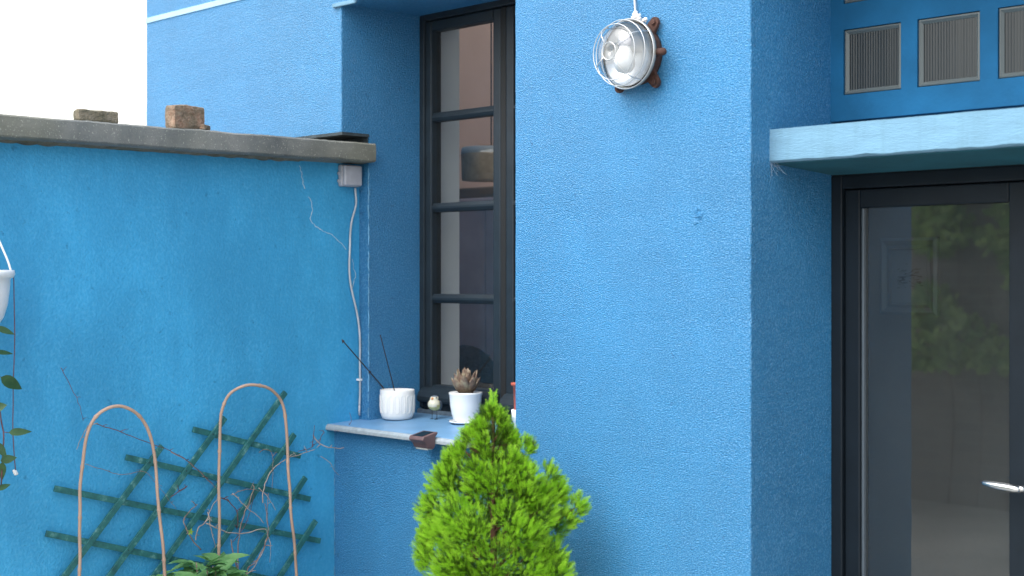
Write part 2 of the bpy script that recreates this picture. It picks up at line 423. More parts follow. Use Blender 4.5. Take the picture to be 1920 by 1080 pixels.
# broken white line where garden wall, sill apron and house meet
y = .010; z = ZS-.1
while z > .35:
    h = random.uniform(.01, .05)
    ribbon(b, jag((XG+.004, y, z), (XG+.004, y, z-h), max(2, int(h/.008)), .0015, (1, 0, 0)), .0016, (0, -1, 0), .0012); z -= h+random.uniform(.004, .05)
z = 2.07
while z > ZS+.05:
    h = random.uniform(.02, .09)
    ribbon(b, jag((XR-.002, YC-.0005, z), (XR-.002, YC-.0005, z-h), max(2, int(h/.008)), .003, (1, 0, 0)), .0030, (0, -1, 0), .002); z -= h+random.uniform(.003, .03)
b.build('chipped_corner', M['plaster_strip'], house)

# window sill
sb = MB()
sb.prism([(-.012, ZS-.003), (YB+.02, ZS+.021), (YB+.02, ZS-.025), (-.012, ZS-.025)], XG, XPL, 'x')
sill = sb.build('window_sill', M['sill'], house, bevel=.002)
sb = MB(); sb.prism([(-.030, ZS-.012), (-.022, ZS-.0035), (-.012, ZS-.003), (-.012, ZS-.025), (-.030, ZS-.025)], XG-.012, XPL, 'x')
sb.build('sill_nosing', M['sill_edge'], sill, bevel=.002)
sb = MB(); sb.box((XR, YB-.012, ZS+.008), (XPL, YB+.04, ZS+.036)); sb.build('sub_sill', varied('sub_sill_grey', (.10, .14, .18), .8, 40, .3, 1, .003, 140), sill, bevel=.003)

# ---- the window: a pair of tall casements
A = M['anthracite']
zt = lz(.3114); zb = lz(-.1585)
win = MB(); F0, F1 = YB, YB+.07
fw = .030
win.box((XR, F0, zb), (XR+fw, F1, zt)); win.box((XPL-fw, F0, zb), (XPL, F1, zt))
win.box((XR+fw, F0, zt-.030), (XPL-fw, F1, zt)); win.box((XR+fw, F0, zb-.02), (XPL-fw, F1, zb+.028))
window = win.build('window', A, house, bevel=.004)
b = MB(); b.box((XR, F0-.002, zt-.001), (XPL, F0+.05, ZL+.02)); b.build('head_trim', A, window)
gz0 = lz(-.131); gz1 = lz(.2898)
xm = (XR+XPL)/2
def casement(x0, x1, hinge_left=True):
    xa = x0+.047; xb = x1-.044
    if not hinge_left: xa = x0+.044; xb = x1-.047
    y0 = F0+.010
    s = MB(); s.box((x0, y0, zb+.030), (xa, y0+.055, zt-.032)); s.box((xb, y0, zb+.030), (x1, y0+.055, zt-.032))
    s.box((xa, y0, gz1), (xb, y0+.055, zt-.032)); s.box((xa, y0, zb+.030), (xb, y0+.055, gz0))
    sash = s.build('sash', A, window, bevel=.006)
    for k in range(3):
        zc = lz((.1873, .0796, -.0283)[k]); hh = .0185
        mb = MB(); mb.prism([(y0+.002, zc+.004), (y0+.012, zc+hh), (y0+.048, zc+hh), (y0+.048, zc-hh), (y0+.012, zc-hh), (y0+.002, zc-.004)], xa-.024, xb+.003, 'x')
        mb.build('glazing_bar', A, window, bevel=.003)
    wb = MB(); zc = gz0-.004
    prof = [(y0-.001, zc-.002), (y0-.016, zc-.008), (y0-.034, zc-.022), (y0-.044, zc-.042), (y0-.044, zc-.058), (y0-.036, zc-.064), (y0-.001, zc-.064)]
    wb.prism(prof, x0+.006, x1-.004, 'x'); wb.build('weather_bar', A, window, bevel=.004)
    gl = MB(); gl.box((xa-.004, y0+.027, gz0-.005), (xb+.004, y0+.031, gz1+.005)); gl.build('glass_pane', M['glass'], window)
casement(XR+fw-.012, xm-.014, True)
casement(xm+.014, XPL-fw+.012, False)
b = MB(); b.box((xm-.0135, F0+.012, zb+.03), (xm+.0135, F0+.03, zt-.033)); b.build('meeting_strip', M['dark'], window)

# ---- canopy over the door
cz1 = lz(.1257); cz0 = lz(.097); cy = .027*S
cb = MB()
nx = 60; x0, x1 = XPR-.004, XPR+1.43
# front beam with worn lower edge
vs = []; fs = []
for i in range(nx+1):
    x = x0+(x1-x0)*i/nx; e = max(0, noise.noise(Vector((x*14, 0, 3)))*.5+.12)*.014; e2 = noise.noise(Vector((x*9, 5, 1)))*.0012
    pr = [(cy+.0, cz1+e2), (cy-.001, cz0+.004+e*.8), (cy+.004+e, cz0+e*.2), (YD+.02, cz0-.021), (YD+.10, cz0-.021), (YD+.10, cz1+.012)]
    vs += [(x, p[0], p[1]) for p in pr]
for i in range(nx):
    for k in range(6): fs.append((i*6+k, i*6+(k+1) % 6, (i+1)*6+(k+1) % 6, (i+1)*6+k))
fs += [tuple(range(6)), tuple(range(nx*6, nx*6+6))[::-1]]
cb.add(vs, fs)
canopy = cb.build('canopy', M['canopy'], house)
# underside skin in a darker teal than the beam
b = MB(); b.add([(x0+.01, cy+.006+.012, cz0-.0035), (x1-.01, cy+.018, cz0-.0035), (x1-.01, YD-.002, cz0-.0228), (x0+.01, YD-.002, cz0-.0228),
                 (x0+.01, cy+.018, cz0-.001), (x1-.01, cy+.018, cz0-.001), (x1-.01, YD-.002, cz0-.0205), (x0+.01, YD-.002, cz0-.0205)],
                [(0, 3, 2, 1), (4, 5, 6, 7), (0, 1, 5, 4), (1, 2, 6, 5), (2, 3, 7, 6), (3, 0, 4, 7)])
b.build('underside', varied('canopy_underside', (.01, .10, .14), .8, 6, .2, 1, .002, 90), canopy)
b = MB()
for i in range(12):                       # cobweb in the corner under the beam
    a = Vector((x0+.002+random.uniform(0, .02), cy+random.uniform(-.004, .02), cz0+random.uniform(-.006, .006)))
    c = Vector((x0+.002+random.uniform(.0, .07), cy+random.uniform(-.008, .012), cz0+random.uniform(-.055, .004)))
    b.tube([a, a.lerp(c, .5)+Vector((0, 0, -.004)), c], .0003, 3)
b.build('cobweb', mat('cobweb', (.2, .26, .32), .9), canopy)

# ---- glass block light above the canopy
pz0 = lz(.139); pz1 = ZL
bw = .0588*S; pitch = .0748*S; bz = lz(.1621); vp = .0823*S
cols = [(-.7441+.0748*i)*S for i in range(5)]; rows = [bz+vp*j for j in range(2)]
pn = MB(); py0 = YD-.004; py1 = YD+.09
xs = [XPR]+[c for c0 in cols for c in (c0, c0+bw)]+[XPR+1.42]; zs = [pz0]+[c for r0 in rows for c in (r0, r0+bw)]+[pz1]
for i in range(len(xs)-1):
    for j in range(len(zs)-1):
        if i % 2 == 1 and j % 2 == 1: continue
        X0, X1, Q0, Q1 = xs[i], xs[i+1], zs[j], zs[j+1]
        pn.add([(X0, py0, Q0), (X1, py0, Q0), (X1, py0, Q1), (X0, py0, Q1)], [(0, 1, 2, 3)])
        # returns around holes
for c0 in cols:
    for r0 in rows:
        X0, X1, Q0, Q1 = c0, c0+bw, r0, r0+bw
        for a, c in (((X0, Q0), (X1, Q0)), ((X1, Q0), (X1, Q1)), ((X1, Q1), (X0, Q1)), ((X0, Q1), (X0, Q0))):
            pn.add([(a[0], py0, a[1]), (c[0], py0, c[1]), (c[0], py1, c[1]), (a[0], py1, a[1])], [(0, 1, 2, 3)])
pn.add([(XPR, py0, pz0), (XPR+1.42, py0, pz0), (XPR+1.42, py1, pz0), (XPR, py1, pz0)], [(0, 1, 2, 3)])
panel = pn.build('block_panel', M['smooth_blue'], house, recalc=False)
proto = None
def block_meshes():
    rim = MB(); w_ = bw-.002; t = .012
    # rounded picture-frame rim
    prof = [(0, .006), (.002, .001), (.006, .0), (.009, .003), (.014, .008)]
    ring = []
    for d, yy in prof: ring.append([(d, yy, d), (w_-d, yy, d), (w_-d, yy, w_-d), (d, yy, w_-d)])
    vs = [p for r in ring for p in r]; fs = [(i*4+k, i*4+(k+1) % 4, i*4+4+(k+1) % 4, i*4+4+k) for i in range(len(ring)-1) for k in range(4)]
    rim.add(vs, fs)
    face = MB(); nn = 136; vs = []
    for i in range(nn+1):
        x = .013+(w_-.026)*i/nn; yy = .009+(.00045*cos(2*pi*i/nn*19)*(1.3-i/nn))+random.uniform(-.0002, .0002)
        vs += [(x, yy, .013), (x, yy+.0002*sin(i), w_*.5), (x, yy, w_-.013)]
    face.add(vs, [(3*i+k, 3*i+3+k, 3*i+4+k, 3*i+1+k) for i in range(nn) for k in range(2)])
    return rim, face
rim, face = block_meshes()
rim_o = rim.build('glass_block', M['block_rim'], None, bevel=0, recalc=False)
face_o = face.build('ribbed_face', M['block'], None, smooth=True, recalc=False)
face_o.parent = rim_o; rim_o.parent = house
first = True
for c0 in cols:
    for r0 in rows:
        if first: r_, f_ = rim_o, face_o; first = False
        else:
            r_ = rim_o.copy(); COL.objects.link(r_); f_ = face_o.copy(); COL.objects.link(f_); f_.parent = r_; r_.parent = house
        r_.location = (c0+.001, py0+.003, r0+.001)

# ---- the glazed door
D = M['door_metal']
dz1 = cz0-.0245; dxr = XPR+.965; yd = YD
df = MB()
df.box((XPR, yd-.002, 0), (XPR+.040, yd+.07, dz1)); df.box((dxr-.04, yd-.002, 0), (dxr, yd+.07, dz1)); df.box((XPR+.040, yd-.002, dz1-.042), (dxr-.04, yd+.07, dz1))
door = df.build('door', D, house, bevel=.004)
gx0 = on_y(1627, 500, yd+.035).x; gx1 = on_y(1897, 500, yd+.035).x; gzt = on_y(1627, 390, yd+.035).z
lf = MB(); ly = yd+.010; lt = .055
lx0, lx1, lzt = XPR+.043, dxr-.043, dz1-.045
lf.box((lx0, ly, .02), (gx0-.012, ly+lt, lzt)); lf.box((gx1+.004, ly, .02), (lx1, ly+lt, lzt))
lf.box((gx0-.012, ly, gzt), (gx1+.004, ly+lt, lzt)); lf.box((gx0-.012, ly, .02), (gx1+.004, ly+lt, .15))
leaf = lf.build('door_leaf', D, door, bevel=.004)
b = MB(); b.box((gx0-.0115, ly+.008, .152), (gx0-.002, ly+.03, gzt-.001)); b.build('glazing_bead', mat('bead', (.07, .09, .11), .3), door, bevel=.002)
b = MB(); b.box((gx0-.002, ly+.020, .145), (gx1+.005, ly+.026, gzt+.004)); b.build('glass_pane', M['door_glass'], door)
# lever handles
def handle(side):
    hb = MB(); yy = ly if side < 0 else ly+lt; sg = side
    hx = on_y(1934, 900, ly-.01).x; 
    zc = on_y(1880, 913, ly-.05).z
    if side > 0: zc += .0
    pl = []
    for k in range(16):
        a = 2*pi*k/16; pl.append((hx+.017*cos(a), (zc-.035)+(.105 if sin(a) > 0 else -.105)+.017*sin(a)))
    y_a, y_b = (yy-.009, yy-.0005) if sg < 0 else (yy+.0005, yy+.009)
    hb.prism(pl, y_a, y_b, 'y')
    yl = yy+sg*.055
    hb.tube([(hx, yy+sg*.008, zc), (hx, yy+sg*.035, zc), (hx-.006, yy+sg*.050, zc), (hx-.018, yl, zc)], .0095, 12)
    path = [(hx-.010, yl, zc-.001), (hx-.03, yl, zc-.001), (hx-.06, yl, zc+.001), (hx-.09, yl, zc+.003), (hx-.118, yl, zc+.006), (hx-.126, yl, zc+.007)]
    hb.tube(path, [.009, .0105, .0115, .010, .007, .003], 14)
    # keyhole
    hb.tube([(hx, yy+sg*.008, zc-.085), (hx, yy+sg*.014, zc-.085)], .0085, 14)
    return hb
handle(-1).build('handle', M['chrome'], door, smooth=True)
handle(1).build('handle', M['chrome'], door, smooth=True)
b = MB(); b.box((XPR, YD-.0, dz1+.0), (dxr, YD+.06, dz1+.02)); b.build('head_seal', M['dark'], door)
# threshold and wall right of the door
b = MB(); b.box((dxr, YD, 0), (XPR+1.42, YD+.06, dz1+.02)); b.build('side_panel', D, door)
b = MB(); b.box((XPR, -.02, .0), (XPR+1.42, YD+.1, .018)); b.build('threshold', M['coping'], house, bevel=.004)

# ---- rooms behind the glass
rm = MB(); t = .03
rm.add([(XEND+.125, YIN+.004, .02), (XPR-.9, YIN+.004, .02), (XPR-.9, 4.87, .02), (XEND+.125, 4.87, .02)], [(0, 1, 2, 3)])
rm.add([(XPR-.9, YIN+.004, .02), (XE-.13, YIN+.004, .02), (XE-.13, 4.87, .02), (XPR-.9, 4.87, .02)], [(0, 1, 2, 3)])
rm.build('interior_floor', M['int_floor'], house)
rw = MB()
rw.box((XEND+.125, YIN+.005, .02), (XEND+.15, 4.87, HT-.01)); rw.box((XEND+.15, 4.84, .02), (XPR-.93, 4.87, HT-.01))
rw.build('interior_wall', M['int_warm'], house)
rw = MB()
rw.box((XPR-.93, YIN+.005, .02), (XPR-.85, 4.87, HT-.01))
rw.box((XPR-.85, 1.7, .02), (XPR+1.2, 1.78, HT-.01))
rw.box((XPR+1.2, YIN+.005, .02), (XPR+1.28, 1.70, HT-.01))
rw.build('interior_wall', M['int_grey'], house)
rl = MB()
rl.box((XR-.02, F1+.004, ZS), (XR+.010, YIN+.012, ZL+.02)); rl.box((XPL-.010, F1+.004, ZS), (XPL+.02, YIN+.012, ZL+.02))
rl.box((XR+.010, F1+.004, ZS), (XPL-.010, YIN+.012, ZS+.02))
rl.build('inner_reveal', M['int_white'], window)

wr = thing('wardrobe', 'dark wardrobe standing in the room behind the tall window', 'wardrobe', (-5.3, 1.9, .02))
b = MB(); b.box((-5.83, 1.55, .02), (-4.95, 2.1, 2.04)); b.build('carcass', M['wardrobe'], wr, bevel=.006)
for i in range(2):
    b = MB(); b.box((-5.825+.44*i, 1.528, .1), (-5.825+.44*i+.432, 1.548, 2.0)); dd = b.build('door', M['wardrobe'], wr, bevel=.004)
    b = MB(); b.tube([(-5.42+.07*i, 1.515, 1.1), (-5.42+.07*i, 1.515, 1.25)], .006); b.build('handle', M['chrome'], dd)
b = MB(); b.box((-5.80, 1.60, 2.043), (-5.35, 2.0, 2.10)); own(tag(b.build('storage_box', M['int_floor'], None, bevel=.01), 'flat brown box lying on top of the dark wardrobe', 'box'))
pt = on_y(921, 300, .95)
pl = thing('pendant_lamp', 'white paper pendant lamp hanging inside behind the tall window', 'lamp', pt)
b = MB(); b.lathe([(.02, .058), (.13, .052), (.135, .025)], 32, pt); b.build('lamp_shade', M['int_white'], pl, smooth=True, solid=.003)
b = MB(); b.lathe([(.134, .0245), (.13, -.09), (.02, -.095)], 32, pt); b.build('diffuser', varied('paper_tan', (.62, .46, .34), .7), pl, smooth=True)
b = MB(); b.tube([pt+Vector((0, 0, .055)), (pt.x, pt.y, HT-.02)], .003); b.build('cord', M['dark'], pl)
pc = on_y(868, 740, 1.0)
ch = thing('round_armchair', 'dark round-backed chair just inside the tall window', 'chair', (pc.x, pc.y, .02))
b = MB()
prof = [(.20*math.sqrt(max(0, 1-(k/8)**2)), .05*(k/8)**2) for k in range(9)]
b.lathe([(r, z) for r, z in prof], 30, (pc.x, pc.y, pc.z+.02), (.3, -.95, .15)); b.build('backrest', varied('dark_wicker', (.03, .028, .03), .8, 60, .5, 1, .004, 90), ch, smooth=True, solid=.03)
b = MB(); b.lathe([(.02, .0), (.24, .0), (.26, .05), (.24, .10), (.02, .10)], 30, (pc.x+.05, pc.y-.25+.4, .75)); b.build('seat', M['wardrobe'], ch, smooth=True)
for sx, sy in ((-1, -1), (1, -1), (-1, 1), (1, 1)):
    b = MB(); b.tube([(pc.x+.05+sx*.15, pc.y+.15+sy*.15, .755), (pc.x+.05+sx*.19, pc.y+.15+sy*.19, .02)], .014); b.build('leg', M['dark'], ch)
# framed drawing in the hall
yp = 1.696; c0 = on_y(1655, 447, yp); c1 = on_y(1762, 592, yp)
pf = thing('framed_picture', 'square framed drawing on the hall wall seen through the glazed door', 'picture', (c0.x, yp, c1.z))
fx0, fx1, fz0, fz1 = c0.x, c1.x, c1.z, c0.z
b = MB(); prof = [(0, 0), (0, .02), (.012, .028), (.03, .018), (.042, .022), (.046, .008)]
vs = []
for d, yy in prof: vs += [(fx0+d, yp-yy, fz0+d), (fx1-d, yp-yy, fz0+d), (fx1-d, yp-yy, fz1-d), (fx0+d, yp-yy, fz1-d)]
b.add(vs, [(i*4+k, i*4+(k+1) % 4, i*4+4+(k+1) % 4, i*4+4+k) for i in range(len(prof)-1) for k in range(4)])
b.build('frame', mat('picture_frame', (.22, .26, .29), .3, .3), pf)
b = MB(); b.box((fx0+.04, yp-.006, fz0+.04), (fx1-.04, yp-.002, fz1-.04)); b.build('mount', mat('mount_paper', (.30, .34, .38), .6), pf)
b = MB(); random.seed(3)
for i in range(70):
    cx = fx0+.07+random.random()**1.3*(fx1-fx0-.15); cz = (fz0+fz1)/2-.01+random.gauss(0, .018); a = random.uniform(-.5, .5); l = random.uniform(.006, .025)
    b.tube([(cx, yp-.0075, cz), (cx+l*cos(a), yp-.0075, cz+l*sin(a))], .0012, 4)
b.build('drawing', mat('ink', (.02, .03, .05), .7), pf)

# ------------------------------------------------------------------ garden wall
YW0 = -3.28
ZC0, ZC1 = lz(.130), lz(.1515)
gw = thing('garden_wall', 'blue rendered garden wall with algae stains and a concrete coping', 'wall', (XG, -2, 0))
b = MB(); b.box((XG-.22, YW0, 0), (XG, YC-.001, ZC0-.002)); gwf = b.build('wall_face', M['wall_render'], gw)
# coping: irregular cast slab
b = MB(); random.seed(11)
xo, xi = XG-.26, XG+.032*S; n = 260; ring = []
vs = []; fs = []
for i in range(n+1):
    y = YW0+(YC-.002-YW0)*i/n
    q = Vector((0, y*7, 0)); w1 = noise.noise(q)*.0035+noise.noise(q*6)*.0018; w2 = noise.noise(q+Vector((9, 0, 0)))*.004+noise.noise(q*5+Vector((3, 1, 0)))*.002
    sag = .003*noise.noise(Vector((0, y*1.1, 5)))
    chip = 0
    pr = [(xo, ZC0), (xo, ZC1), (xi-.008, ZC1+w1), (xi-.001, ZC1-.006+w1), (xi+w2*.4, (ZC0+ZC1)/2), (xi-.001, ZC0+.006+w2+chip), (xi-.008, ZC0+w2+chip), (xi-.05, ZC0-.001+sag*.3), (XG+.004, ZC0-.004+sag)]
    for x, z in pr: vs.append((x, y, z))
K = 9
for i in range(n):
    for k in range(K): fs.append((i*K+k, i*K+(k+1) % K, (i+1)*K+(k+1) % K, (i+1)*K+k))
fs += [tuple(range(K)), tuple(range(n*K, n*K+K))[::-1]]
b.add(vs, fs); b.build('coping', M['coping'], gw)
# crumbling mortar bed showing under the coping
b = MB(); vs = []; fs = []; n = 120
for i in range(n+1):
    y = on_x(-20, 260, XG).y+(on_x(560, 300, XG).y-on_x(-20, 260, XG).y)*i/n
    d = max(.004, .05+noise.noise(Vector((y*4, 2, 0)))*.04); h = .005+abs(noise.noise(Vector((y*14, 7, 0))))*.006
    if i in (0, n): d = .004
    vs += [(XG-.002, y, ZC0+.002), (XG+d, y, ZC0+.001), (XG+d*.7, y, ZC0-h), (XG-.002, y, ZC0-h*1.4)]
for i in range(n):
    for k in range(4): fs.append((i*4+k, i*4+(k+1) % 4, (i+1)*4+(k+1) % 4, (i+1)*4+k))
b.add(vs, fs); b.build('mortar_bed', M['moss_brick'], gw)
# the crack
random.seed(21)
def crack(pixels):
    pts = []
    for (a, c), (a2, c2) in zip(pixels[:-1], pixels[1:]):
        k = max(2, int(math.hypot(a2-a, c2-c)/4))
        for j in range(k):
            t = j/k; pts.append(on_x(a+(a2-a)*t+random.uniform(-1.1, 1.1), c+(c2-c)*t+random.uniform(-1, 1), XG+.0004))
    return pts
b = MB()
for seq, wd in (([(562, 310), (566, 328), (568, 345), (572, 358)], .0022), ([(578, 369), (585, 378), (585, 396), (581, 412), (592, 424), (606, 434), (622, 440), (632, 449), (643, 460), (652, 472)], .0022),
                ([(660, 486), (663, 503), (667, 515), (664, 530), (659, 545)], .0013)):
    p = crack(seq); ribbon(b, p, [wd*(.35+.9*abs(noise.noise(q*30))) for q in p], (1, 0, 0), .0015)
b.build('crack', M['chalk'], gw)

# loose bricks on the coping (base level is the coping top)
def rough_block(mb, o, dims, rot, amp=.004, n=5, seed=0):
    lxx, lyy, lzz = dims; R3 = Matrix.Rotation(rot, 3, 'Z'); bm = bmesh.new()
    bmesh.ops.create_cube(bm, size=1); bmesh.ops.subdivide_edges(bm, edges=bm.edges, cuts=n, use_grid_fill=True)
    bm.verts.index_update(); vs = []
    for v in bm.verts:
        p = Vector((v.co.x*lxx, v.co.y*lyy, (v.co.z+.5)*lzz))
        e = sum(abs(abs(c)-.5) < .01 for c in v.co)
        pull = {1: 0, 2: .003, 3: .008}.get(e, 0)
        nn = Vector([noise.noise(p*35+Vector((seed, k*7, 0))) for k in range(3)])*amp
        if v.co.z < -.49: nn.z = 0
        p += nn-p.normalized()*pull
        p.z = max(p.z, 0)
        vs.append(R3 @ p+Vector(o))
    mb.add(vs, [tuple(v.index for v in f.verts) for f in bm.faces]); bm.free()
def base_at(px, x): 
    # y position on the coping line of x seen at column px
    r = ray(px, 240); return CAM.y+r.y*(x/r.x)
xb = xi-.055
b = MB(); rough_block(b, (xb, base_at(347, xb), ZC1+.003), (.062, .13, .083), radians(4), .004, 6, 1)
own(tag(b.build('brick', M['brick']), 'upright broken red and grey brick, the taller one on the wall coping', 'brick', 'old bricks left on the coping'))
xb2 = xi-.06
b = MB(); rough_block(b, (xb2, base_at(180, xb2), ZC1+.003), (.05, .145, .040), radians(-3), .004, 6, 5)
own(tag(b.build('brick', M['moss_brick']), 'flat grey mossy brick, the lower and farther left one on the wall coping', 'brick', 'old bricks left on the coping'))
b = MB(); rough_block(b, (xb+.01, base_at(370, xb)+.012, ZC1+.003), (.05, .05, .020), radians(20), .004, 4, 9)
own(tag(b.build('brick_fragment', M['brick']), 'small red brick fragment at the foot of the upright brick', 'brick'))

# junction box and cable on the garden wall
jc0 = on_x(643, 350, XG+.03); jc1 = on_x(684, 308, XG+.03)
jy0, jy1, jz0, jz1 = jc0.y-.004, jc1.y-.02, jc0.z+.002, ZC0-.010
jb = thing('junction_box', 'grey square junction box fixed under the end of the coping', 'junction box', (XG, (jy0+jy1)/2, jz0))
b = MB(); b.box((XG+.001, jy0, jz0), (XG+.028, jy1, jz1)); b.build('housing', M['grey_plastic'], jb, bevel=.007, seg=3)
b = MB(); b.box((XG+.0285, jy0+.002, jz0+.002), (XG+.045, jy1-.002, jz1-.002)); b.build('lid', M['grey_plastic'], jb, bevel=.008, seg=4)
for dz in (.25, .6):
    b = MB(); b.tube([(XG+.012, jy0-.006, jz0+(jz1-jz0)*dz), (XG+.012, jy0+.003, jz0+(jz1-jz0)*dz)], .007, 12); b.build('knockout', M['grey_plastic'], jb, bevel=.002)
cp = [(666, 352), (667, 366), (668, 380), (665, 395), (660, 412), (657, 435), (656, 470), (655, 500), (657, 530), (662, 555), (668, 580), (673, 610), (675, 640), (675, 680), (675, 712), (675, 740), (674, 760)]
pts = [on_x(a, c, XG+.012) for a, c in cp]
b = MB(); b.tube(smooth_path(pts, 4), .0042, 10)
q = pts[-1]; b.tube([q, q+Vector((0, 0, -.04))], .0042, 10)
cbl = own(tag(b.build('cable', M['cable'], smooth=True), 'thin pale grey cable winding down the garden wall from the junction box to the sill', 'cable'))
q = pts[14]; b = MB(); b.box((q.x-.012, q.y-.010, q.z-.004), (q.x+.006, q.y+.010, q.z+.004)); b.tube([(q.x-.004, q.y+.012, q.z), (q.x+.009, q.y+.012, q.z)], .003)
b.build('cable_clip', M['white_plastic'], cbl, bevel=.001)

# ------------------------------------------------------------------ trellis
tr = thing('trellis', 'dark green wooden lattice trellis fixed aslant to the blue garden wall', 'trellis', (XG, on_x(340, 900, XG).y, .5))
Hs = [((362, 805), (563, 855)), ((236, 857), (581, 936)), ((102, 916), (600, 1014)), ((86, 1000), (600, 1105)), ((110, 1085), (590, 1185))]
Ds = [((304, 836), (110, 1095)), ((422, 783), (150, 1156)), ((535, 735), (240, 1148)), ((552, 814), (330, 1140)), ((573, 895), (400, 1153)), ((592, 976), (480, 1149))]
def slat(a, c, xoff, wd=.0105, th=.011):
    p = on_x(a[0], a[1], XG+xoff); q = on_x(c[0], c[1], XG+xoff); t = (q-p).normalized(); sd = t.cross(Vector((1, 0, 0))).normalized()
    nn = Vector((1, 0, 0)); b = MB(); vs = []
    k = 10
    for i in range(k+1):
        o = p.lerp(q, i/k)+sd*random.uniform(-.0006, .0006); o += nn*.002*sin(i/k*pi)*random.uniform(.5, 1)
        vs += [o-sd*wd-nn*th/2, o+sd*wd-nn*th/2, o+sd*wd+nn*th/2, o-sd*wd+nn*th/2]
    fs = [(i*4+j, i*4+(j+1) % 4, i*4+4+(j+1) % 4, i*4+4+j) for i in range(k) for j in range(4)]+[(0, 1, 2, 3), (4*k, 4*k+3, 4*k+2, 4*k+1)]
    b.add(vs, fs); return b.build('slat', M['trellis'], tr, bevel=.0015)
for a, c in Hs: slat(a, c, .022)
for a, c in Ds: slat(a, c, .033)
b = MB()
def cross(h, d):
    (x1, y1), (x2, y2) = h; (x3, y3), (x4, y4) = d
    den = (x1-x2)*(y3-y4)-(y1-y2)*(x3-x4); t = ((x1-x3)*(y3-y4)-(y1-y3)*(x3-x4))/den; u = -((x1-x2)*(y1-y3)-(y1-y2)*(x1-x3))/den
    return (x1+t*(x2-x1), y1+t*(y2-y1)) if -.02 < t < 1.02 and -.02 < u < 1.02 else None
for h in Hs:
    for d in Ds:
        c = cross(h, d)
        if c:
            p = on_x(c[0], c[1], XG+.037); b.tube([p, p+Vector((.0025, 0, 0))], .0028, 8)
b.build('rivets', mat('rivet', (.03, .05, .05), .5, .5), tr)

# bamboo hoops standing in front of the trellis
def hoop(pix, xa, xb_, label):
    n = len(pix); pts = []
    for i, (a, c) in enumerate(pix):
        pts.append(on_x(a, c, xa+(xb_-xa)*i/(n-1)))
    pts[0].z = 0.0; pts[-1].z = 0.0
    # legs run straight to the ground
    sp = smooth_path(pts, 8); b = MB()
    acc = 0; rs = []; 
    for i, p in enumerate(sp):
        if i: acc += (p-sp[i-1]).length
        f = (acc % .17)/.17; rs.append(.0062+(.0016 if f < .05 or f > .95 else 0))
    sp = [p+Vector((0, noise.noise(p*9+Vector((xa*9, 0, 0))), noise.noise(p*9+Vector((0, 4, xa*5)))))*.005 if 0 < i < len(sp)-1 else p for i, p in enumerate(sp)]
    # densify around nodes
    dense = []; drs = []; acc = 0
    for i in range(len(sp)-1):
        l = (sp[i+1]-sp[i]).length; k = max(1, int(l/.006))
        for j in range(k):
            p = sp[i].lerp(sp[i+1], j/k); a_ = acc+l*j/k; f = (a_ % .17); f = min(f, .17-f)
            dense.append(p); drs.append(.0056+.0020*math.exp(-(f/.004)**2)+.0005*noise.noise(p*12)); 
        acc += l
    dense.append(sp[-1]); drs.append(.006)
    b.tube(dense, drs, 10)
    return own(tag(b.build('bamboo_hoop', M['bamboo'], smooth=True), label, 'plant support', 'bent bamboo plant hoops before the trellis'))
def ext(a, c, k=6): return (a[0]+(a[0]-c[0])*k, a[1]+(a[1]-c[1])*k)
h1 = [(149, 1500), (149, 1080), (150, 960), (154, 880), (163, 815), (180, 781), (208, 763), (236, 764), (262, 780), (281, 815), (291, 870), (299, 960), (309, 1080), (318, 1350)]
hoop(h1, XG+.16, XG+.22, 'left bamboo hoop, the shorter one, crossing the lower left of the trellis')
h2 = [(411, 1450), (411, 1040), (411, 900), (413, 800), (417, 768), (430, 740), (455, 724), (480, 722), (508, 731), (528, 755), (536, 800), (541, 880), (548, 980), (557, 1080), (568, 1350)]
hoop(h2, XG+.12, XG+.18, 'right bamboo hoop, the taller one, nearest the window sill')

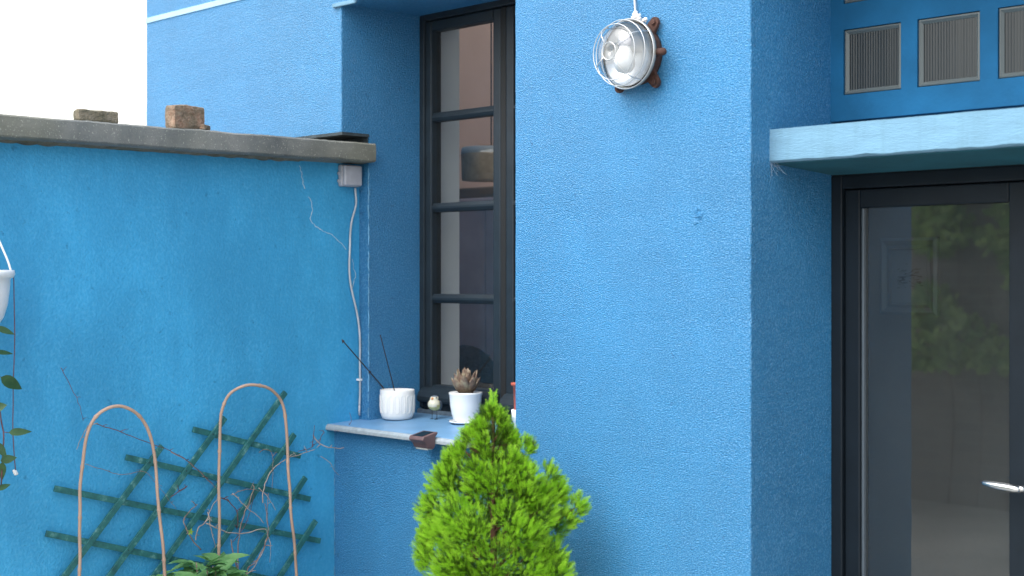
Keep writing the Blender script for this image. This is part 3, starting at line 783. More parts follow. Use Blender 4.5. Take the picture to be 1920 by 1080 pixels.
# ------------------------------------------------------------------ bare climber on the trellis
def c3(x, y): return (320+x/2.8425, 700+y/2.8425)
def c2(x, y): return (x/1.7419, 460+y/1.7419)
V = [ ('pale', 2.6, [c3(*p) for p in [(490,690),(492,640),(505,585),(530,530),(580,480),(640,447),(700,430),(770,405)]]),
 ('pale', 2.4, [c3(*p) for p in [(760,330),(785,368),(840,393),(900,401),(945,390),(1000,415),(1075,460)]]),
 ('red', 1.6, [c3(*p) for p in [(755,392),(760,330),(766,278)]]),
 ('red', 1.6, [c3(*p) for p in [(785,375),(800,340),(815,310),(790,305)]]),
 ('dry', 1.6, [c3(*p) for p in [(945,385),(958,330),(930,310),(870,305)]]),
 ('red', 1.3, [c3(*p) for p in [(925,308),(945,285),(962,250),(955,212)]]),
 ('pale', 1.4, [c3(*p) for p in [(800,445),(850,480),(880,530),(900,542)]]),
 ('dry', 2.8, [c3(*p) for p in [(160,940),(110,880),(70,790),(90,750),(140,700)]]),
 ('pale', 2.4, [c3(*p) for p in [(135,890),(145,830),(180,800),(210,740),(230,695),(262,660)]]),
 ('red', 2.4, [c3(*p) for p in [(265,660),(310,680),(350,730),(360,780),(355,830)]]),
 ('pale', 2.2, [c3(*p) for p in [(330,640),(390,700),(450,750),(500,800)]]),
 ('pale', 2.4, [c3(*p) for p in [(190,800),(300,845),(400,852),(500,830),(520,870),(532,912)]]),
 ('dry', 3.6, [c3(*p) for p in [(360,1500),(355,1080),(335,980),(322,885)]]),
 ('dry', 2.8, [c3(*p) for p in [(365,1500),(358,1020),(366,860),(382,780),(430,650),(450,600)]]),
 ('dry', 2.6, [c3(*p) for p in [(360,1400),(400,1070),(450,1010),(500,920),(520,850),(512,760),(500,690)]]),
 ('pale', 2.4, [c3(*p) for p in [(400,1075),(440,1040),(490,950),(515,870)]]),
 ('pale', 1.8, [c3(*p) for p in [(470,610),(520,660),(560,730)]]),
 ('red', 1.7, [c2(*p) for p in [(310,583),(370,600),(440,628),(555,672),(620,710),(697,780)]]),
 ('red', 1.5, [c3(*p) for p in [(40,640),(90,600),(0,660)]][::-1]),
 ('dry', 1.5, [c3(*p) for p in [(-90,480),(0,420),(90,470),(170,540),(250,620)]][1:]),
 ('pale', 2.2, [c3(*p) for p in [(200,740),(215,830),(240,930)]]),
 ('red', 1.3, [c2(*p) for p in [(198,400),(215,430),(245,490),(262,530),(272,575)]]),
 ('pale', 1.8, [c2(*p) for p in [(320,583),(290,590),(270,620),(250,665)]]),
 ('dry', 1.4, [c3(*p) for p in [(470,420),(510,405),(540,430),(545,520),(540,620)]]),
 ('red', 1.5, [c3(*p) for p in [(680,415),(750,395),(790,350)]]),
 ('dry', 1.5, [c3(*p) for p in [(320,650),(400,620),(470,625),(520,650)]]),
 ('dry', 1.2, [c2(*p) for p in [(280,715),(340,735),(400,750),(470,740),(520,790),(575,860)]]),
 ('red', 1.3, [c3(*p) for p in [(330,900),(390,820),(430,720),(440,640)]]),
 ('dry', 1.3, [c3(*p) for p in [(520,640),(515,720),(520,800)]]),
 ('pale', 1.1, [c3(*p) for p in [(530,900),(535,960),(530,1010)]]),
]
random.seed(5)
vine = thing('bare_climber', 'leafless climber of dry pinkish twigs tangled through the green trellis', 'climbing plant', (XG+.08, on_x(440, 1000, XG).y, 0))
TW = {'pale': M['pale_twig'], 'dry': M['twig'], 'red': M['red_twig']}
for k, wpx, pp in V:
    off = random.uniform(.05, .10); pts = [on_x(a, c, XG+off+.012*noise.noise(Vector((a*.02, c*.02, off*50)))) for a, c in pp]
    for p in pts: p.z = max(p.z, 0)
    sp = smooth_path(pts, 6); sp = [p+Vector((noise.noise(p*40), noise.noise(p*40+Vector((5, 0, 0))), noise.noise(p*40+Vector((0, 9, 0)))))*.0035 for p in sp]
    r0 = wpx*.00095; tb = MB(); tb.tube(sp, [r0*(1-.45*i/len(sp)) for i in range(len(sp))], 6)
    for i in range(3, len(sp)-1, 5):      # buds and short spurs
        if random.random() < .6:
            d = Vector((random.uniform(-.3, .6), random.uniform(-1, 1), random.uniform(-.3, 1))).normalized(); l = random.uniform(.006, .034)
            tb.tube([sp[i], sp[i]+d*l*.6+Vector((0, 0, .002)), sp[i]+d*l], [r0*.8, r0*.6, r0*.25], 5)
    tb.build('twig', TW[k], vine, smooth=True)

def leaf_mesh(mb, base, direction, normal, ln, wd, fold=.25, curl=.2, pointy=1.0, serr=0.0):
    d = Vector(direction).normalized(); nn = Vector(normal); nn = (nn-d*nn.dot(d)).normalized(); s = d.cross(nn)
    k = 8; vs = []
    for i in range(k+1):
        t = i/k; wv = wd*(sin(pi*t**.75)**.85)*(1-.25*t*pointy) if 0 < t < 1 else 0
        if serr and i % 2: wv *= 1-serr
        c = Vector(base)+d*ln*t-nn*curl*ln*t*t
        vs += [c-s*wv*.5+nn*fold*wv*.5, c, c+s*wv*.5+nn*fold*wv*.5]
    fs = []
    for i in range(k): a = 3*i; fs += [(a, a+1, a+4, a+3), (a+1, a+2, a+5, a+4)]
    mb.add(vs, fs)
b = MB(); q = on_x(*c3(105, 845), XG+.10)
for a in (0, 1.3, 2.6, 3.9, 5.2): leaf_mesh(b, q, Vector((.3, cos(a), sin(a))), (1, -.3, .2), .014, .007)
b.build('sprout', M['sprout'], vine, smooth=True, recalc=False)

# ------------------------------------------------------------------ leafy shrub at the foot of the trellis
def leafy(name, label, cx, cz_top, off, spread, nleaf, size, seed, py_lo):
    random.seed(seed)
    c = on_x(cx, cz_top, XG+off); root = thing(name, label, 'plant', (c.x, c.y, 0), None)
    st = MB(); lv = MB()
    for i in range(nleaf):
        a = random.uniform(0, 2*pi); rr = spread*math.sqrt(random.random()); h = c.z-random.random()**1.2*.30-rr*.35
        tip = Vector((c.x+rr*cos(a)*.7, c.y+rr*sin(a), h))
        st.tube(smooth_path([(c.x+cos(a)*.02, c.y+sin(a)*.02, 0), (c.x+rr*cos(a)*.35, c.y+rr*sin(a)*.4, h*.6), tip], 4), [.0045]*5+[.003]*3+[.0015], 6)
        for j in range(5):
            aa = a+random.uniform(-1.6, 1.6); d = Vector((cos(aa), sin(aa), random.uniform(-.15, .75)))
            leaf_mesh(lv, tip+Vector((random.uniform(-.01, .01), random.uniform(-.01, .01), random.uniform(-.03, .0))), d, (random.uniform(-.2, .5), random.uniform(-.5, .1), 1), size*random.uniform(.65, 1.15), size*random.uniform(.42, .6), .3, random.uniform(.1, .4), serr=.12)
    st.build('stem', M['twig'], root, smooth=True); lv.build('foliage', M['leaf'], root, smooth=True, recalc=False)
    return root
leafy('leafy_shrub', 'broad-leaved green shrub below the trellis between the bamboo hoops', 392, 1026, .22, .10, 26, .095, 4, 0)
leafy('leafy_shrub', 'small green leafy plant at the right foot of the left bamboo hoop', 310, 1060, .17, .05, 8, .075, 9, 0)
leafy('leafy_shrub', 'tiny green shoot between the legs of the left bamboo hoop', 202, 1082, .14, .02, 3, .045, 12, 0)

# ------------------------------------------------------------------ hanging pot on the left
random.seed(14)
XH = XG+.17
pc = on_x(-52, 508, XH)
hp = thing('hanging_pot', 'white plastic hanging pot at the left edge before the garden wall', 'plant pot', (pc.x, pc.y, pc.z-.2))
r = .118
b = MB(); prof = [(r*.98, 0), (r*1.05, .002), (r*1.07, -.010), (r*1.03, -.020), (r*.95, -.022), (r*.93, -.06), (r*.88, -.105), (r*.78, -.145), (r*.66, -.168), (r*.02, -.172)]
b.lathe(prof, 48, pc); b.build('pot', M['white_plastic'], hp, smooth=True, solid=.002)
b = MB(); b.lathe([(r*.92, -.012), (.001, -.008)], 32, pc); b.build('soil', M['soil'], hp, smooth=True)
hook = pc+Vector((0, 0, .30))
b = MB()
for k in range(3):
    a = math.atan2(RY, RX)+2*pi*k/3; e = pc+Vector((cos(a), sin(a), 0))*r*1.01
    b.tube(smooth_path([e+Vector((0, 0, -.008)), e+Vector((0, 0, .004)), e.lerp(hook, .1)+Vector((0, 0, .01)), e.lerp(hook, .5), hook], 4), .0035, 8)
b.tube(smooth_path([hook, hook+Vector((-.01, 0, .02)), hook+Vector((-.03, 0, .03)), hook+Vector((-.045, 0, .015))], 4), .003, 8)
b.build('hanger', M['white_plastic'], hp, smooth=True)
b = MB(); z = hook.z+.022
b.tube([(XG+.001, pc.y, z), (XH+.01, pc.y, z), (XH+.014, pc.y, z+.02)], .004, 8); b.tube([(XG+.001, pc.y, z), (XG+.006, pc.y, z)], .018, 12)
own(tag(b.build('wall_hook', M['rust'], smooth=True), 'iron wall hook carrying the white hanging pot', 'hook'))
cpx = [(45, 100), (46, 180), (48, 290), (46, 380), (43, 450), (43, 520), (42, 600), (46, 680), (51, 740)]
pts = [on_x(*c2(*p), XH+.03+.02*(i/8)) for i, p in enumerate(cpx)]
sg = MB(); sg.tube(smooth_path(pts, 4), .0016, 6)
st = own(tag(sg.build('string', M['red_twig'], smooth=True), 'thin dark string hanging from the white pot with a white tip', 'string'))
q = pts[-1]; b = MB()
for i in range(7): b.ball(q+Vector((random.uniform(-.006, .006), random.uniform(-.006, .006), random.uniform(-.009, .004))), .005, n=8)
b.build('knot', M['silicone'], st, smooth=True)
iv = thing('trailing_ivy', 'dark green trailing plant hanging out of the white pot', 'plant', (pc.x, pc.y, pc.z-.01))
sb_ = MB(); lf_ = MB()
p0 = pc+Vector((.05, .02, -.005))
main = [p0, pc+Vector((r*1.12, .0, .0)), on_x(*c2(-10, 300), XH+.06), on_x(*c2(-6, 450), XH+.06), on_x(*c2(2, 560), XH+.06), on_x(*c2(12, 620), XH+.06), on_x(*c2(8, 700), XH+.06), on_x(*c2(4, 780), XH+.06)]
sb_.tube(smooth_path(main, 6), .0022, 6)
sec = [p0, pc+Vector((r*.9, -.08, .0)), on_x(-40, 640, XH+.05), on_x(-45, 760, XH+.05), on_x(-30, 880, XH+.05)]
sb_.tube(smooth_path(sec, 6), .0022, 6)
LV = [((-14, 268), (52, 290), 22), ((-16, 350), (48, 350), 18), ((2, 430), (78, 472), 40), ((-18, 535), (20, 520), 34), ((28, 612), (106, 606), 26), ((2, 705), (56, 690), 30), ((8, 708), (4, 770), 28), ((-10, 800), (36, 776), 22), ((-30, 640), (-2, 660), 26), ((-60, 470), (-10, 430), 34), ((-50, 745), (-5, 740), 34)]
for a, c, wpx in LV:
    A_ = on_x(*c2(*a), XH+.065); B_ = on_x(*c2(*c), XH+.075+random.uniform(-.02, .02)); d = B_-A_
    leaf_mesh(lf_, A_, d, Vector((-VX, -VY, .35))+Vector((random.uniform(-.3, .3), random.uniform(-.3, .3), 0)), d.length, wpx/1.742*.0019, .3, .15, 1.2)
    near = min(smooth_path(main, 6)+smooth_path(sec, 6), key=lambda p: (p-A_).length); sb_.tube([near, A_], .0012, 5)
for i in range(16):
    t = random.random(); p = Vector(sec[2]).lerp(Vector(sec[4]), t)+Vector((random.uniform(-.03, .03),)*3); a = random.uniform(0, 6.28)
    leaf_mesh(lf_, p, (cos(a)*.6, sin(a), random.uniform(-.8, 0)), (.6, -.5, .6), .055, .032, .3, .2)
sb_.build('stem', M['red_twig'], iv, smooth=True); lf_.build('foliage', M['ivy'], iv, smooth=True, recalc=False)

# ------------------------------------------------------------------ bulkhead lamp on the pier
bc = on_y(1201, 105, 0.0); Rb = .106
lam = thing('bulkhead_lamp', 'round caged bulkhead lamp with clear glass and rusty lugs on the stucco pier', 'wall lamp', bc)
NY = (0, -1, 0)
def up_on(c, r, a, y): return Vector((c.x+r*cos(a), y, c.z+r*sin(a)))
b = MB(); b.lathe([(.001, .002), (Rb*.86, .002), (Rb*.88, .02), (Rb*.84, .026), (Rb*.92, .034), (Rb*.96, .046), (Rb*.93, .048)], 48, bc, NY); 
b.build('base', M['rust'], lam, smooth=True)
b = MB(); b.lathe([(Rb*.95, .0485), (Rb*1.01, .049), (Rb*1.02, .056), (Rb*.98, .059)], 48, bc, NY); b.build('rim', mat('grey_rim', (.33, .33, .31), .45, .6), lam, smooth=True)
for i, a in enumerate((52, -2, -50, 232, 128)):
    aa = radians(a); u = Vector((cos(aa), 0, sin(aa))); s_ = Vector((-sin(aa), 0, cos(aa)))
    b = MB()
    if i == 1:
        b.tube([bc+u*Rb*.95+Vector((0, -.042, 0)), bc+u*Rb*1.18+Vector((0, -.042, 0))], .011, 12); b.ball(bc+u*Rb*1.2+Vector((0, -.042, 0)), .012)
    else:
        o = bc+Vector((0, -.010, 0)); pr = []
        for k in range(9):
            t = -pi/2+pi*k/8; pr.append(o+u*(Rb*1.12+.017*cos(t))+s_*.017*sin(t))
        pr = [o+u*Rb*.8-s_*.022]+pr+[o+u*Rb*.8+s_*.022]; n = len(pr); q = [p+Vector((0, -.012, 0)) for p in pr]
        b.add(pr+q, [tuple(range(n)), tuple(range(n, 2*n))[::-1]]+[(k, (k+1) % n, n+(k+1) % n, n+k) for k in range(n)])
        b.tube([o+u*Rb*1.12+Vector((0, -.012, 0)), o+u*Rb*1.12+Vector((0, -.020, 0))], .0085, 10)
    b.build('lug', M['rust'], lam, bevel=.002 if i != 1 else 0, smooth=(i == 1))
# inner reflector dish and bulb
b = MB(); b.lathe([(.001, .020), (Rb*.45, .022), (Rb*.72, .034), (Rb*.92, .056)], 48, bc, NY); b.build('reflector', M['reflector'], lam, smooth=True)
bq = bc+Vector((.004, -.078, .045))
b = MB(); b.lathe([(.001, -.012), (.016, -.012), (.019, .0), (.019, .022), (.015, .024)], 28, bq, (0, 0, -1)); b.build('lamp_holder', M['grey_plastic'], lam, smooth=True)
b = MB(); b.lathe([(.014, .020), (.017, .030), (.028, .050), (.033, .070), (.031, .088), (.020, .103), (.001, .108)], 32, bq, (0, 0, -1)); b.build('bulb', M['bulb'], lam, smooth=True)
dome = []
Dm = .078
for k in range(15):
    t = k/14*pi/2; dome.append((Rb*.93*cos(t)**.62 if t < pi/2-1e-6 else .0005, .056+Dm*sin(t)**1.0))
b = MB(); b.lathe(dome, 56, bc, NY); b.build('glass_globe', M['lamp_glass'], lam, smooth=True, solid=.003)
# wire cage
b = MB(); k_ = 64
def ringpts(r, h): return [bc+Vector((r*cos(2*pi*i/k_), -h, r*sin(2*pi*i/k_))) for i in range(k_+1)]
def cage_at(t): return (Rb*.99*cos(t)**.55 if t < pi/2-1e-3 else 0, .058+(Dm+.010)*sin(t))
b.tube(ringpts(Rb*1.015, .062), .0019, 6, False)
r_, h_ = cage_at(radians(48)); b.tube(ringpts(r_+.001, h_), .0015, 6, False)
r_, h_ = cage_at(radians(24)); b.tube(ringpts(r_+.001, h_), .0015, 6, False)
r_, h_ = cage_at(radians(80)); rs_ = .027; b.tube(ringpts(rs_, .058+Dm+.009), .0017, 6, False)
for q in range(4):
    a = radians(35+90*q); path = []
    for i in range(13):
        t = radians(0+72*i/12); r1, h1_ = cage_at(t); path.append(bc+Vector((r1*cos(a), -h1_, r1*sin(a))))
    path.append(bc+Vector((rs_*cos(a), -(.058+Dm+.009), rs_*sin(a)))); b.tube(path, .0015, 6)
b.build('cage', M['steel'], lam, smooth=True)
# feed cable and sealant blob
b = MB(); top = bc+Vector((-.006, -.016, Rb*1.0)); b.tube(smooth_path([top, top+Vector((-.008, .006, .05)), top+Vector((-.018, .010, .12)), top+Vector((-.03, .010, .35)), top+Vector((-.03, .010, .8))], 5), .0036, 8)
fc = own(tag(b.build('lamp_cable', M['cable'], smooth=True), 'grey cable running down the stucco into the top of the bulkhead lamp', 'cable'))
random.seed(2); b = MB()
for i in range(26):
    t = i/26; b.ball(top+Vector((random.uniform(-.008, .012)+.04*max(0, t-.5)*2, -.002+random.uniform(-.004, .008), -.01+.05*(1-t)*random.random()+.012*random.random())), random.uniform(.003, .008), n=8)
b.build('sealant', M['silicone'], fc, smooth=True)
# old filled scar in the stucco
b = MB(); c = on_y(1308, 408, 0); random.seed(8)
for i in range(9):
    a = random.uniform(0, 6.28); rr = random.uniform(.008, .03); p = c+Vector((rr*cos(a)*.7, 0, rr*sin(a)))
    b.ball((p.x, .001, p.z), random.uniform(.004, .012), 1, .6, random.uniform(.6, 1.6), n=12)
b.build('patched_scar', M['facade'], house, smooth=True)

# ------------------------------------------------------------------ things on the sill
def sill_z(y): return ZS-.003+(y+.012)/(YB+.032)*.024
def on_sill(px, py):
    p = on_z(px, py, ZS+.004)
    for _ in range(4): p = on_z(px, py, sill_z(p.y)+.0006)
    return p
def sill_at(px, y):
    q = on_y(px, 500, y); q.z = sill_z(y)+.0006; return q
def px_m(p): return (p-CAM).dot(VIEWDIR)/FPX
# scalloped pot
p = sill_at(745, .218); k = px_m(p); r0 = 32.5*k; h = 55*k
po = thing('scalloped_pot', 'matt white ribbed pot holding two sticks, left on the window sill', 'plant pot', p)
b = MB(); b.lathe([(.001, .004), (r0*.75, .0), (r0*.86, h*.03), (r0*.95, h*.16), (r0*.99, h*.4), (r0*1.0, h*.97), (r0*.985, h), (r0*.93, h), (r0*.92, h*.9), (.001, h*.88)], 56, p); b.build('pot', M['white_matt'], po, smooth=True, bevel=0)
b = MB()
for i in range(18):
    a = 2*pi*i/18; u = Vector((cos(a), sin(a), 0)); s_ = Vector((-sin(a), cos(a), 0)); path = []
    hw = r0*.125
    for z, sd in [(.30, -1), (.45, -1), (.60, -1), (.74, -1), (.79, -.8), (.82, -.4), (.83, 0), (.82, .4), (.79, .8), (.74, 1), (.60, 1), (.45, 1), (.30, 1), (.25, .8), (.225, .4), (.215, 0), (.225, -.4), (.25, -.8), (.30, -1)]:
        rad = r0*(1.0 if z > .4 else .99-(.4-z)*.12); path.append(p+u*(rad)+s_*hw*sd+Vector((0, 0, h*z)))
    b.tube(path, .0011, 5, False)
b.build('rib_relief', M['white_matt'], po, smooth=True)
b = MB(); b.lathe([(r0*.915, h*.885), (.001, h*.89)], 24, p); b.build('soil', M['soil'], po, smooth=True)
def stick(pix0, pix1, d0, d1, r, name, label, mt, knots):
    a = on_y(*pix0, d0); c = on_y(*pix1, p.y+d1); b = MB(); c.z = p.z+h*.80 if False else c.z
    c2_ = a+(c-a)*1.06
    pts = [a.lerp(c2_, i/10)+Vector((noise.noise(Vector((i*.5, 0, 0))), noise.noise(Vector((0, i*.5, 0))), 0))*.001 for i in range(11)]
    b.tube(pts, r, 8)
    for t in knots:
        q = a.lerp(c, t); d = (c-a).normalized(); b.tube([q-d*.004, q-d*.002, q+d*.002, q+d*.004], [r, r*2.1, r*2.1, r], 8); b.tube([q, q+Vector((-.004, -.002, -.008))], .0015, 5)
    return own(tag(b.build(name, mt, smooth=True), label, 'stick', 'sticks in the white pot'))
stick((641, 637), (724, 733), -.03, .0, .0024, 'plant_stick', 'long leaning dark brown stick in the ribbed pot, the more slanted one', M['dark_stick'], (.03, .62))
stick((713, 628), (740, 733), .09, .01, .0020, 'plant_stick', 'thin upright dark stick with pale tip in the ribbed pot', M['dark_stick'], ())
# bird ornament
random.seed(6)
p = sill_at(815, .29); k = px_m(p)
bd = thing('bird_ornament', 'small pale yellow ornamental bird on wire legs standing between the two white pots', 'ornament', p)
fwd = (Vector((-VX, -VY, 0))-RIGHT*.45).normalized(); sdv = Vector((0, 0, 1)).cross(fwd)
zb_ = 16*k; H = 29*k
prof = [(.0, 0), (.18, .03), (.33, .12), (.41, .26), (.435, .40), (.41, .53), (.345, .63), (.285, .70), (.275, .76), (.285, .83), (.25, .91), (.16, .97), (.0, 1.0)]
b = MB(); nn = 28; vs = []
for r_, z_ in prof:
    # breast leans forward low, head forward high
    f = .10*sin(z_*pi*1.1)-.04; hf = .05 if z_ > .65 else 0
    for i in range(nn):
        a = 2*pi*i/nn; deep = 1.0+.18*(z_ < .6)*(cos(a) < 0)*abs(cos(a))
        vs.append(p+Vector((0, 0, zb_+z_*H))+fwd*((cos(a)*r_*deep+f+hf)*H*.98)+sdv*(sin(a)*r_*H*.98))
fs = []; mi = []
for i in range(len(prof)-1):
    for j in range(nn):
        fs.append((i*nn+j, i*nn+(j+1) % nn, (i+1)*nn+(j+1) % nn, (i+1)*nn+j)); z_ = (prof[i][1]+prof[i+1][1])/2; ca = cos(2*pi*(j+.5)/nn)
        if z_ > .93 or (z_ > .62 and ca < -.15): mi.append(2)
        elif z_ > .66 or (z_ > .45 and ca > .2): mi.append(0)
        elif ca < -.35: mi.append(2)
        else: mi.append(1 if (z_ < .25 or abs(ca) < .55) else 0)
b.add(vs, fs); b.mi = mi; b.build('body', [M['bird_white'], M['bird_yellow'], M['bird_grey']], bd, smooth=True)
hc = p+Vector((0, 0, zb_+.80*H))+fwd*.03*H
b = MB(); bs_ = hc+fwd*.26*H+Vector((0, 0, -.01*H)); b.tube([bs_-fwd*.03*H, bs_+fwd*.05*H, bs_+fwd*.17*H+Vector((0, 0, -.02*H))], [.10*H, .085*H, .01*H], 12); b.build('beak', M['orange'], bd, smooth=True)
for s_ in (-1, 1):
    b = MB(); b.ball(hc+fwd*.17*H+sdv*s_*.22*H+Vector((0, 0, .05*H)), .045*H, n=10); b.build('eye', mat('bird_eye', (.01, .01, .01), .1), bd, smooth=True)
    b = MB(); w0 = p+Vector((0, 0, zb_+.38*H))+sdv*s_*.38*H-fwd*.05*H
    b.ball((0, 0, 0), 1, n=14); vv = []
    for v_ in b.v: vv.append(w0+fwd*(v_.x*.20*H)+sdv*(v_.y*.07*H)+Vector((0, 0, 1))*(v_.z*.27*H)-fwd*(.5-v_.z*.5)*.12*H)
    b.v = vv; b.build('wing', M['bird_grey'] if s_ > 0 else M['bird_yellow'], bd, smooth=True)
    ft = p+sdv*s_*.17*H+fwd*(.02*H)
    b = MB(); b.tube([ft+Vector((0, 0, zb_+.06*H)), ft+Vector((0, 0, .002))], .0011, 6)
    for a in (-.6, 0, .6): b.tube([ft+Vector((0, 0, .0018)), ft+Vector((0, 0, .0012))+(fwd*cos(a)+sdv*sin(a))*.010], .0009, 5)
    b.tube([ft+Vector((0, 0, .0018)), ft+Vector((0, 0, .0012))-fwd*.007], .0009, 5); b.build('leg', M['dark'], bd)
b = MB(); t0 = p+Vector((0, 0, zb_+.22*H))-fwd*.36*H; b.tube([t0, t0-fwd*.25*H+Vector((0, 0, -.12*H)), t0-fwd*.5*H+Vector((0, 0, -.22*H))], [.10*H, .08*H, .05*H], 8); b.build('tail', M['bird_grey'], bd, smooth=True)
# white glazed pot with saucer
p = sill_at(873, .285); k = px_m(p); r0 = 31.5*k; h = 58*k
po = thing('glazed_pot', 'glossy white tapered pot on a small saucer holding the brown succulent', 'plant pot', p)
b = MB(); b.lathe([(.001, .001), (r0*.86, .001), (r0*.98, .004), (r0*1.0, .009), (r0*.95, .009), (r0*.8, .005), (.001, .005)], 48, p); b.build('saucer', M['white_glaze'], po, smooth=True)
b = MB(); b.lathe([(.001, .006), (r0*.62, .006), (r0*.72, h*.10), (r0*.84, h*.30), (r0*.93, h*.6), (r0*.97, h*.9), (r0*1.0, h*.93), (r0*1.0, h*.985), (r0*.98, h), (r0*.94, h), (r0*.93, h*.9), (.001, h*.9)], 56, p+Vector((0, 0, 0))); b.build('pot', M['white_glaze'], po, smooth=True)
b = MB(); b.lathe([(r0*.93, h*.94), (r0*.5, h*.955), (.001, h*.96)], 30, p); b.build('soil', M['soil'], po, smooth=True)
su_c = p+Vector((0, 0, h*.95))
b = MB()
def sleaf(mb, base, a, tilt, ln, wd):
    out = Vector((cos(a), sin(a), 0)); k = 10; vs = []; n = 8
    for i in range(k+1):
        t = i/k; th = tilt+(.55*(1-t))*0-.5*t       # outward, then curving upward
        cpos = base+out*(ln*(sin(tilt)*t-.22*t*t*sin(tilt)))+Vector((0, 0, ln*(cos(tilt)*t+.22*t*t)))
        wv = wd*(sin(pi*min(1, t*.88+.10))**.8) if i < k else .0006
        s_ = Vector((-sin(a), cos(a), 0)); nrm = Vector((-cos(a)*cos(tilt), -sin(a)*cos(tilt), sin(tilt)))
        for j in range(n):
            q = 2*pi*j/n; x = cos(q); y = sin(q); vs.append(cpos+s_*x*wv*.5+nrm*(y*wv*.13+abs(x)*wv*.16))
    mb.add(vs, [(i*n+j, i*n+(j+1) % n, (i+1)*n+(j+1) % n, (i+1)*n+j) for i in range(k) for j in range(n)])
random.seed(31)
for ring_, cnt, tl, ln, wd, r1 in ((0, 8, .85, 37, 20, 9), (1, 7, .55, 40, 19, 6), (2, 5, .26, 38, 15, 3)):
    for i in range(cnt):
        a = 2*pi*(i+.5*ring_)/cnt+random.uniform(-.12, .12); sleaf(b, su_c+Vector((cos(a), sin(a), 0))*r1*k, a, tl+random.uniform(-.08, .08), ln*k*random.uniform(.9, 1.1), wd*k)
own(tag(b.build('succulent', M['succulent'], smooth=True), 'brown pointed rosette succulent growing in the glossy white pot', 'plant'))
# pot with red rod, mostly hidden by the pier
p = sill_at(971, .27); k = px_m(p); pb = 515+(EYE-p.z)/k; hw_ = (pb-768)*k; hr = (pb-718)*k
vs_ = MB(); vs_.lathe([(.001, 0), (6*k, 0), (7*k, hw_*.2), (8.5*k, hw_*.42), (11*k, hw_*.46), (12.5*k, hw_), (11.5*k, hw_+.001), (10.5*k, hw_*.9), (.001, hw_*.88)], 32, p)
rp = thing('narrow_vase', 'narrow white vase half hidden behind the stucco pier on the sill', 'vase', p)
vs_.build('body', M['white_glaze'], rp, smooth=True)
b = MB(); b.lathe([(7*k, hw_*.9), (9*k, hr*.93), (12.5*k, hr*.94), (13.5*k, hr), (12*k, hr+.001), (9*k, hr*.97), (.001, hr*.95)], 28, p)
own(tag(b.build('terracotta_cup', M['terracotta'], smooth=True), 'small red terracotta cup standing in the narrow white vase', 'cup'))
# solar step light clipped to the sill edge
c = on_y(800, 818, -.034)
so_ = thing('solar_light', 'small brown solar light clipped to the front edge of the window sill', 'lamp', (c.x, -.034, c.z))
x0, x1 = c.x-.034, c.x+.046; zt_ = ZS+.014
b = MB(); b.prism([(-.092, zt_-.022), (-.086, zt_-.010), (-.020, zt_+.004), (-.020, zt_-.002), (-.032, zt_-.016), (-.032, zt_-.046), (-.040, zt_-.056), (-.064, zt_-.053), (-.074, zt_-.036)], x0, x1, 'x')
b.build('housing', M['brown_plastic'], so_, bevel=.004, seg=3)
b = MB(); b.add([(x0+.014, -.083, zt_-.0085), (x1-.014, -.083, zt_-.0085), (x1-.014, -.030, zt_+.0029), (x0+.014, -.030, zt_+.0029), (x0+.014, -.083, zt_-.0115), (x1-.014, -.083, zt_-.0115), (x1-.014, -.030, zt_-.0001), (x0+.014, -.030, zt_-.0001)],
   [(0, 1, 2, 3), (7, 6, 5, 4), (0, 4, 5, 1), (1, 5, 6, 2), (2, 6, 7, 3), (3, 7, 4, 0)]); b.build('solar_panel', M['panel_cell'], so_)
b = MB(); b.box((x0+.010, -.066, zt_-.059), (x1-.006, -.040, zt_-.0535)); b.build('lens', mat('lens', (.35, .37, .36), .3), so_, bevel=.002)

# ------------------------------------------------------------------ conifer
random.seed(40)
TC = on_y(925, 1000, -.33); tx, ty = TC.x, TC.y
ttop = on_y(922, 738, -.33).z
cf = thing('conifer', 'bright lime green feathery conifer standing before the window sill', 'conifer', (tx, ty, 0))
kz = px_m(Vector((tx, ty, 1)))
b = MB(); b.tube(smooth_path([(tx, ty, 0), (tx+.005, ty, .4), (tx-.004, ty+.004, .8), (tx, ty, ttop-.06)], 6), [.022-.018*i/18 for i in range(19)], 10); b.build('trunk', M['conifer_brown'], cf, smooth=True)
YP = [(738, 0), (765, 8), (790, 22), (820, 38), (850, 54), (880, 72), (920, 94), (960, 106), (1020, 108), (1080, 116), (1300, 140), (1420, 110)]
def crown_r(py):
    for (a, ra), (c, rc) in zip(YP[:-1], YP[1:]):
        if a <= py <= c: return (ra+(rc-ra)*(py-a)/(c-a))*kz
    return .02
fol = [MB(), MB(), MB()]
def blade(mb, p, d, ln, wd, nrm):
    s_ = d.cross(nrm); 
    if s_.length < 1e-4: s_ = d.orthogonal()
    s_ = s_.normalized()*wd*.5; q = p+d*ln
    mb.add([p-s_*.4, p+d*ln*.5-s_, q, p+d*ln*.5+s_, p+s_*.4][:4], [(0, 1, 2, 3)])
def plume(mb, p, d, ln, nrm, dens=7):
    """a flat feathery spray: an axis with side shoots"""
    d = d.normalized(); nrm = (nrm-d*nrm.dot(d)).normalized() if (nrm-d*nrm.dot(d)).length > 1e-3 else d.orthogonal().normalized()
    s_ = d.cross(nrm); blade(mb, p, d, ln, ln*.07, nrm)
    for i in range(dens):
        t = .12+.8*i/dens; q = p+d*ln*t
        for sg in (-1, 1):
            dd = (d*.82+s_*sg*random.uniform(.45, .75)+nrm*random.uniform(-.28, .28)).normalized(); l2 = ln*.42*(1-t*.65)*random.uniform(.75, 1.2)
            blade(mb, q, dd, l2, max(.0012, l2*.10), nrm)
            if l2 > ln*.25: blade(mb, q+dd*l2*.45, (dd+d*.6).normalized(), l2*.55, max(.0011, l2*.085), nrm)
